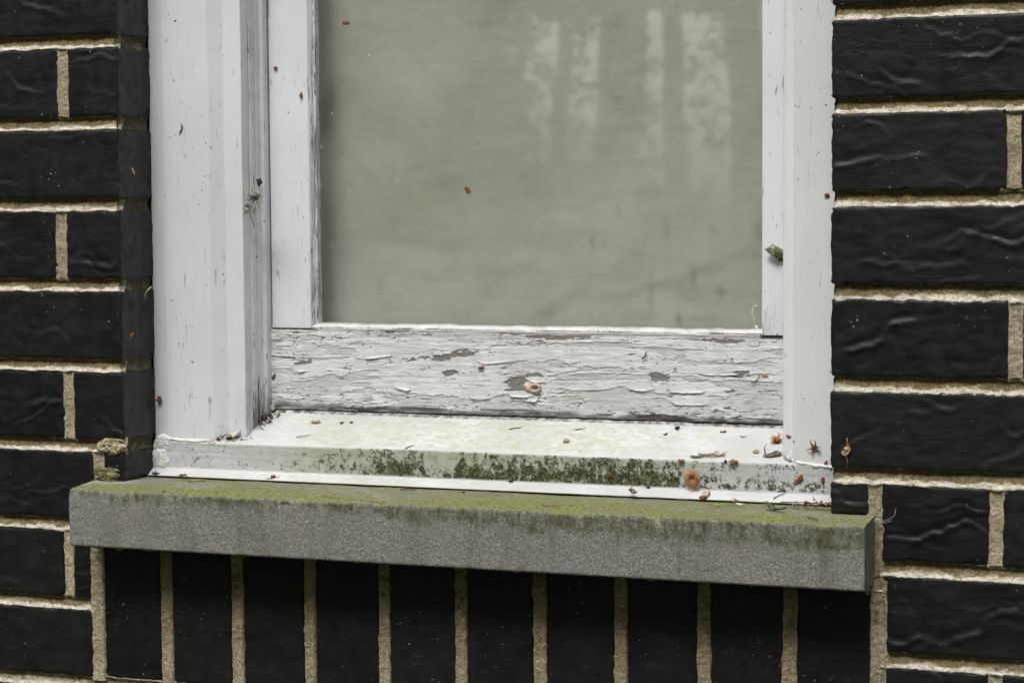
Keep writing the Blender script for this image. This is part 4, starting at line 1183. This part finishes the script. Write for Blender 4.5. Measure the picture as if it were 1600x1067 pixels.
litter('seed_tuft', 'small orange seed tuft at the foot of the right trim board', 'seed tuft', 1214, 690, 'slope', [('fibres', 'orange', fibres(40, 12, .8, 9, 1.1), Z0), ('core', 'rust', pod(13, 12, 10, 14), Z0)], .2)
litter('curled_husk', 'grey brown curled husk with loose stalks below the small orange tuft', 'husk', 1208, 713, 'slope', [('shell', 'greybrown', leaf(28, 16, 4, 1.1), Z0), ('stalk', 'dark', tube([(-12, 4, 3), (-14, 14, 8), (-10, 24, 9)], 1, .5), Z0), ('stalk', 'greybrown', tube([(-16, 0, 2), (-4, 3, 4), (8, 8, 6)], .9, .5), Z0)], .15)
litter('star_husk', 'dark brown clawed husk on the foot of the right trim board', 'husk', 1273, 699, 'casing', [(None, 'brown', claws(6, 11, 1.3, 2), Z0)], .3, H)
litter('winged_seed', 'pale diamond winged seed clinging to the black brick right of the window', 'winged seed', 1323, 701, 'brick', [('wing', 'tan', leaf(21, 14, 1, .5, arch=.3, th=.6), Z0), ('kernel', 'pink', pod(8, 5, 4, 2), (0, 0, 2)), ('stalk', 'rust', tube([(-11, 0, 1.5), (-20, -3, 2), (-32, -4, 1.5)], 1.1, .6), Z0), ('tip', 'tan', tube([(9, 0, 1.5), (15, 0, 2), (18, 1, 2)], 1.4, .4), Z0)], 1.5)
litter('seed_husk', 'pink ring shaped seed husk in a bare patch of the bottom rail', 'husk', 834, 606, 'sash', [('ring', 'pink', tube([(8 * math.cos(a), 5.5 * math.sin(a), 2.5) for a in np.linspace(0, 6.283, 13)], 2.6, 2.6), (3, 0, 0)), ('shell', 'flesh', pod(12, 9, 5, 9), (-8, 0, 0))], .05)
litter('twig_bundle', 'bundle of dry split twigs on the white sill slope near the right', 'twig', 1106, 714, 'slope', [('twig', 'greybrown', twig(54, 1.5, 1), Z0), ('twig', 'tan', twig(44, 1.2, 4), (6, 3, 1)), ('twig', 'greybrown', twig(36, 1.1, 8), (-6, -3, 1)), ('splinter', 'tan', tube([(18, 0, 2), (24, 8, 3), (28, 12, 2)], 1.4, .5), Z0)], .06)
litter('dead_leaf', 'folded brown leaf scrap with upright stalk on the lip edge', 'leaf', 988, 774, 'stone', [('blade', 'greybrown', leaf(22, 13, 7, 1.3, arch=.8), (0, 2, 2)), ('stalk', 'brown', tube([(-6, 4, 3), (-10, 10, 16), (-14, 14, 26)], .8, .5), Z0)], -.5)
litter('seed_husk', 'small pink husk hanging on the lip left of the green leaf', 'husk', 1104, 772, 'lip', [('shell', 'pink', pod(17, 11, 7, 6), Z0), ('base', 'rust', pod(11, 9, 6, 7), (-13, 1, 0)), ('tip', 'brown', tube([(8, 0, 3), (12, 1, 4), (14, 0, 4)], 1.2, .5), Z0)], 1.45, H)
litter('cobweb', 'grey tangled cobweb with a black speck on the left jamb', 'cobweb', 396, 310, 'band', [('threads', 'web', fibres(60, 20, .7, 12, .5, 1.5), (4, -4, 0)), ('knot', 'grey', fibres(46, 11, .8, 15, .5), (-8, -14, 0)), ('husk', 'web', pod(22, 8, 5, 3), (6, 6, 3)), ('speck', 'dark', pod(10, 9, 8, 5), (15, 25, 5)), ('thread', 'dark', tube([(-6, -16, 2), (-2, -32, 4), (3, -46, 2)], .6, .5), Z0), ('thread', 'dark', tube([(2, 36, 1), (2, 22, 2), (3, 10, 2)], .6, .4), Z0)], 0)
# heap of dirt packed into the left corner of the sill
def heap(px, py, pl, n, rx, ry, seed, cols):
    rs = np.random.RandomState(seed); byc = {c: [] for c in cols}
    for i in range(n):
        c = cols[rs.randint(len(cols))]; x, y = rs.normal(0, rx), rs.normal(0, ry)
        hgt = max(0, 9 * (1 - (x / rx / 1.6) ** 2 - (y / ry / 1.6) ** 2)) * rs.uniform(0, 1)
        v, f = pod(rs.uniform(3, 9), rs.uniform(2, 5), rs.uniform(2, 4), seed + i) if rs.rand() < .6 else tube([(-5 * rs.rand() - 2, 0, 0), (0, rs.normal(0, 1.5), 1), (5 * rs.rand() + 2, rs.normal(0, 2), .5)], .7, .4, 5)
        a = rs.uniform(0, 6.28); v = np.asarray(v)
        v = np.stack([v[:, 0] * math.cos(a) - v[:, 1] * math.sin(a) + x, v[:, 0] * math.sin(a) + v[:, 1] * math.cos(a) + y, v[:, 2] + hgt], 1)
        byc[c].append((v, f))
    return [('dirt', c, join(p), Z0) for c, p in byc.items() if p]
litter('dirt_heap', 'dark heap of dirt and web packed into the left corner of the sill', 'dirt', 404, 656, 'slope', heap(404, 656, 'slope', 150, 13, 12, 5, ['dark', 'greybrown', 'grey', 'dark']), .3)
litter('plaster_crumb', 'grey crumb of old putty leaning in the left sill corner', 'crumb', 424, 641, 'slope', [(None, 'grey', pod(20, 11, 14, 21), Z0)], -.6)
litter('dirt_heap', 'grey brown grit heap on the sealant under the left trim', 'dirt', 352, 686, 'slope', heap(352, 684, 'slope', 46, 17, 4, 8, ['greybrown', 'grey', 'tan', 'dark']), .05)
litter('husk_heap', 'heap of red brown husk crumbs under the lip beside the right brick', 'litter', 1274, 790, 'stone', heap(1274, 790, 'stone', 44, 16, 5, 18, ['redbrown', 'brown', 'tan', 'redbrown']), 0)
litter('lint', 'pale lint strand snagged at the right end of the stone sill', 'lint', 1378, 812, 'brick', [(None, 'web', join([tube([(-12, -4, 3), (0, -2, 5), (12, 2, 4), (20, 8, 3), (22, 20, 2)], .5, .35), tube([(-12, -2, 3), (4, -4, 6), (16, 0, 4)], .5, .3), tube([(-20, -3, 6), (-6, 1, 6), (6, -3, 5)], .5, .3)]), Z0)], 0)
litter('lint', 'white lint shred on the small brick above the stone sill', 'lint', 1331, 752, 'brick', [(None, 'pale', fibres(14, 6, .8, 5, .3), Z0)], .1)

# --- husks, seeds and scales: (name, label, category, x, y, plane, colour, length, width, height, angle)
for i, q in enumerate([
    ('bud_scale', 'orange brown bud scale on the glass near its top left corner', 'husk', 541, 36, 'glass', 'rust', 15, 8, 4, .1),
    ('seed_husk', 'tan and brown seed husk stuck to the middle of the glass', 'husk', 731, 297, 'glass', 'rust', 15, 9, 4, -.9),
    ('bud_scale', 'brown bud scale near the top of the left stile', 'husk', 431, 107, 'sash', 'brown', 9, 5, 3, .4),
    ('bud_scale', 'orange bud scale on the left stile below the brown one', 'husk', 471, 149, 'sash', 'rust', 11, 5, 3, 1.3),
    ('bud_scale', 'rusty scale at the left end of the bottom rail', 'husk', 428, 588, 'sash', 'brown', 12, 5, 3, 1.2),
    ('bud_scale', 'small brown scale at the tip of a long paint crack', 'husk', 752, 574, 'sash', 'rust', 13, 5, 4, .2),
    ('bud_scale', 'orange bud on a dark stem at the right of the bottom rail', 'husk', 1195, 586, 'sash', 'orange', 12, 5, 4, .1),
    ('bud_scale', 'rust brown scale caught where the right trim meets the brick', 'husk', 1292, 305, 'casing', 'rust', 10, 9, 5, .6),
    ('bud_scale', 'orange scale on the right trim board above its clawed husk', 'husk', 1232, 681, 'band', 'rust', 9, 5, 3, -.3),
    ('seed_husk', 'curled tan husk at the back left of the white sill slope', 'husk', 494, 661, 'slope', 'tan', 19, 8, 6, .1),
    ('seed_husk', 'dark seed right of the curled tan husk at the back of the slope', 'seed', 534, 661, 'slope', 'dark', 8, 6, 3, .5),
    ('seed_husk', 'tiny orange crumb at the back of the white slope left of centre', 'crumb', 549, 660, 'slope', 'rust', 7, 5, 3, .1),
    ('seed_husk', 'tan three cornered husk on the middle of the white slope', 'husk', 885, 690, 'slope', 'tan', 12, 9, 6, .4),
    ('bud_scale', 'dark round seed at the back of the slope under the rail', 'seed', 1058, 670, 'slope', 'dark', 9, 8, 6, 0),
    ('bud_scale', 'dark brown crumb left of the round seed at the back of the slope', 'crumb', 1040, 679, 'slope', 'brown', 9, 5, 4, .7),
    ('bud_scale', 'flat brown scale on the slope between the round seed and right trim', 'husk', 1130, 675, 'slope', 'brown', 12, 6, 3, 0),
    ('seed_husk', 'tan husk on the slope just left of the small orange tuft', 'husk', 1181, 707, 'slope', 'tan', 12, 10, 6, -.4),
    ('bud_scale', 'red brown scale on the slope edge below the twig bundle', 'husk', 1064, 721, 'slope', 'rust', 13, 7, 5, -.2),
    ('bud_scale', 'orange brown pod on the slope edge right of the twig bundle', 'husk', 1146, 724, 'slope', 'rust', 17, 9, 8, .2),
    ('bud_scale', 'black crumb on the slope edge beside the orange brown pod', 'crumb', 1134, 722, 'slope', 'dark', 6, 6, 5, 0),
    ('bud_scale', 'orange brown scale on the upright face under the right trim', 'husk', 1249, 748, 'face', 'rust', 19, 8, 5, .6),
    ('bud_scale', 'narrow red brown scale on the upright face near its right end', 'husk', 1286, 750, 'face', 'rust', 13, 6, 4, 1.35),
    ('bud_scale', 'dark brown scale among the mould on the upright face', 'husk', 955, 742, 'face', 'brown', 13, 7, 5, -.6),
    ('bud_scale', 'black crumb on the lip under the mould patch', 'crumb', 1013, 762, 'lip', 'dark', 9, 5, 4, .2),
    ('seed_husk', 'pale pointed husk on the lip left of the green leaf', 'husk', 1147, 783, 'stone', 'flesh', 18, 10, 7, .9),
    ('seed_husk', 'pale husk lying flat on the stone sill by the green leaf', 'husk', 1156, 789, 'stone', 'flesh', 20, 8, 5, .1),
    ('bud_scale', 'orange crumb on the stone sill below the pink husk', 'crumb', 1121, 789, 'stone', 'orange', 12, 7, 3, 0),
    ('seed_husk', 'dark flat seed in the middle of the stone sill top', 'seed', 724, 770, 'stone', 'dark', 9, 7, 3, -.3),
    ('bud_scale', 'red brown husk tucked under the lip near its left end', 'husk', 286, 744, 'stone', 'redbrown', 18, 8, 6, .2),
    ('bud_scale', 'dark crumb under the left corner of the metal sill', 'crumb', 243, 741, 'stone', 'dark', 16, 8, 6, .1),
    ('seed_husk', 'dark brown husk hanging off the left trim beside the brick', 'husk', 249, 624, 'casing', 'brown', 15, 9, 5, 1.2),
    ('seed_husk', 'brown winged seed on the left part of the lip', 'seed', 427, 745, 'lip', 'redbrown', 10, 6, 5, .3),
    ('bud_scale', 'rusty crumb in the right corner where the trim meets the mortar', 'crumb', 1291, 722, 'casing', 'rust', 9, 5, 4, .9),
    ('bud_scale', 'dark scale wedged at the very right end of the lip', 'husk', 1296, 789, 'stone', 'redbrown', 12, 9, 8, .5),
    ('dry_splinter', 'tan splinter on the black bricks left of the window', 'splinter', 209, 268, 'brick', 'tan', 15, 4, 3, -1.1),
    ('dry_splinter', 'slim dark seed stuck on the left trim board', 'seed', 283, 201, 'casing', 'dark', 24, 2.6, 2, 1.35),
    ('bud_scale', 'rust brown crumb on the black reveal brick left of the trim', 'crumb', 207, 524, 'brick', 'rust', 12, 6, 4, 1.3),
]):
    n_, lab, cat, x, y, pl, c, L, W, Hh, ang = q
    litter(n_, lab, cat, x, y, pl, [(None, c, pod(L * .86, W * .8, Hh * .8, 200 + i * 3, .12 * ((i % 3) - 1)), Z0)], ang, H)
# --- twigs: (label, x, y, plane, colour, length, radius, angle)
for i, q in enumerate([
    ('dark stem with a bud pointing down left on the bottom rail', 1182, 592, 'sash', 'dark', 20, .9, .75),
    ('black forked stalk below the top of the bottom rail', 1008, 555, 'sash', 'dark', 15, 1.3, .9),
    ('thin seed stalk on the left of the white slope', 474, 682, 'slope', 'brown', 22, .7, .25),
    ('thin brown twig on the front of the white slope', 640, 699, 'slope', 'brown', 15, .9, .75),
    ('thin brown twig on the back of the white slope near the middle', 806, 670, 'slope', 'brown', 20, .9, .5),
    ('short thin twig on the back of the white slope right of the middle', 907, 671, 'slope', 'brown', 16, .8, .5),
    ('grey stick on the slope right of the flat brown scale', 1162, 683, 'slope', 'greybrown', 10, .9, 0),
    ('dark brown twig stub on the lip in the middle', 801, 752, 'lip', 'dark', 13, 1.5, .6),
    ('red brown twig lying across the left part of the lip', 428, 747, 'lip', 'redbrown', 20, .7, .2),
    ('straight brown twig under the lip left of the middle', 638, 767, 'stone', 'brown', 27, 1.4, 0),
    ('long straw coloured twig at the front edge of the stone sill', 592, 785, 'stone', 'straw', 30, 1.1, .1),
    ('pale straw twig on the stone sill left of the long one', 516, 776, 'stone', 'tan', 32, .9, 0),
    ('orange twig on the stone sill right of the middle', 861, 791, 'stone', 'rust', 32, .9, .1),
    ('rusty twig pressed under the lip right of the dead leaf', 1068, 782, 'stone', 'rust', 24, 1.2, .05),
    ('curled tan twig on the stone sill at its left end', 308, 753, 'stone', 'brown', 30, 1.0, .15),
    ('bent dark twig on the stone sill below the husk heap', 1271, 812, 'stone', 'brown', 27, 1.1, -.9),
    ('red brown twig beside the green leaf pointing at the bricks', 1237, 786, 'stone', 'redbrown', 34, 1.1, .2),
    ('hooked red stalk leaning on the lip above the green leaf', 1218, 775, 'lip', 'rust', 24, .8, 1.0),
    ('small hooked stalk on the right part of the lip', 1272, 779, 'lip', 'tan', 10, .8, -1.0),
    ('upright dark stub at the front edge of the stone sill, left', 257, 769, 'stone', 'brown', 9, 1.1, 1.5),
]):
    lab, x, y, pl, c, L, r, ang = q
    o = litter('twig', lab, 'twig', x, y, pl, [(None, c, twig(L, r, 300 + i, .16, L > 24), Z0)], ang, T)
litter('web_thread', 'pale curly thread hanging in the lower right corner of the glass', 'thread', 1180, 495, 'glass', [(None, 'pale', join([tube([(4, 18, 1), (-3, 16, 2), (-5, 6, 2), (-1, -4, 2), (0, -12, 2)], .8, .7), tube([(1, -14, 1), (4, -20, 3), (9, -26, 2)], 2.2, 1.0)]), Z0)], 0)
litter('web_thread', 'pale bent thread on the mortar edge left of the trim', 'thread', 233, 458, 'brick', [(None, 'pale', tube([(5, 10, 1), (-2, 4, 2), (-6, -2, 2), (-6, -10, 1)], .7, .4), Z0)], 0)
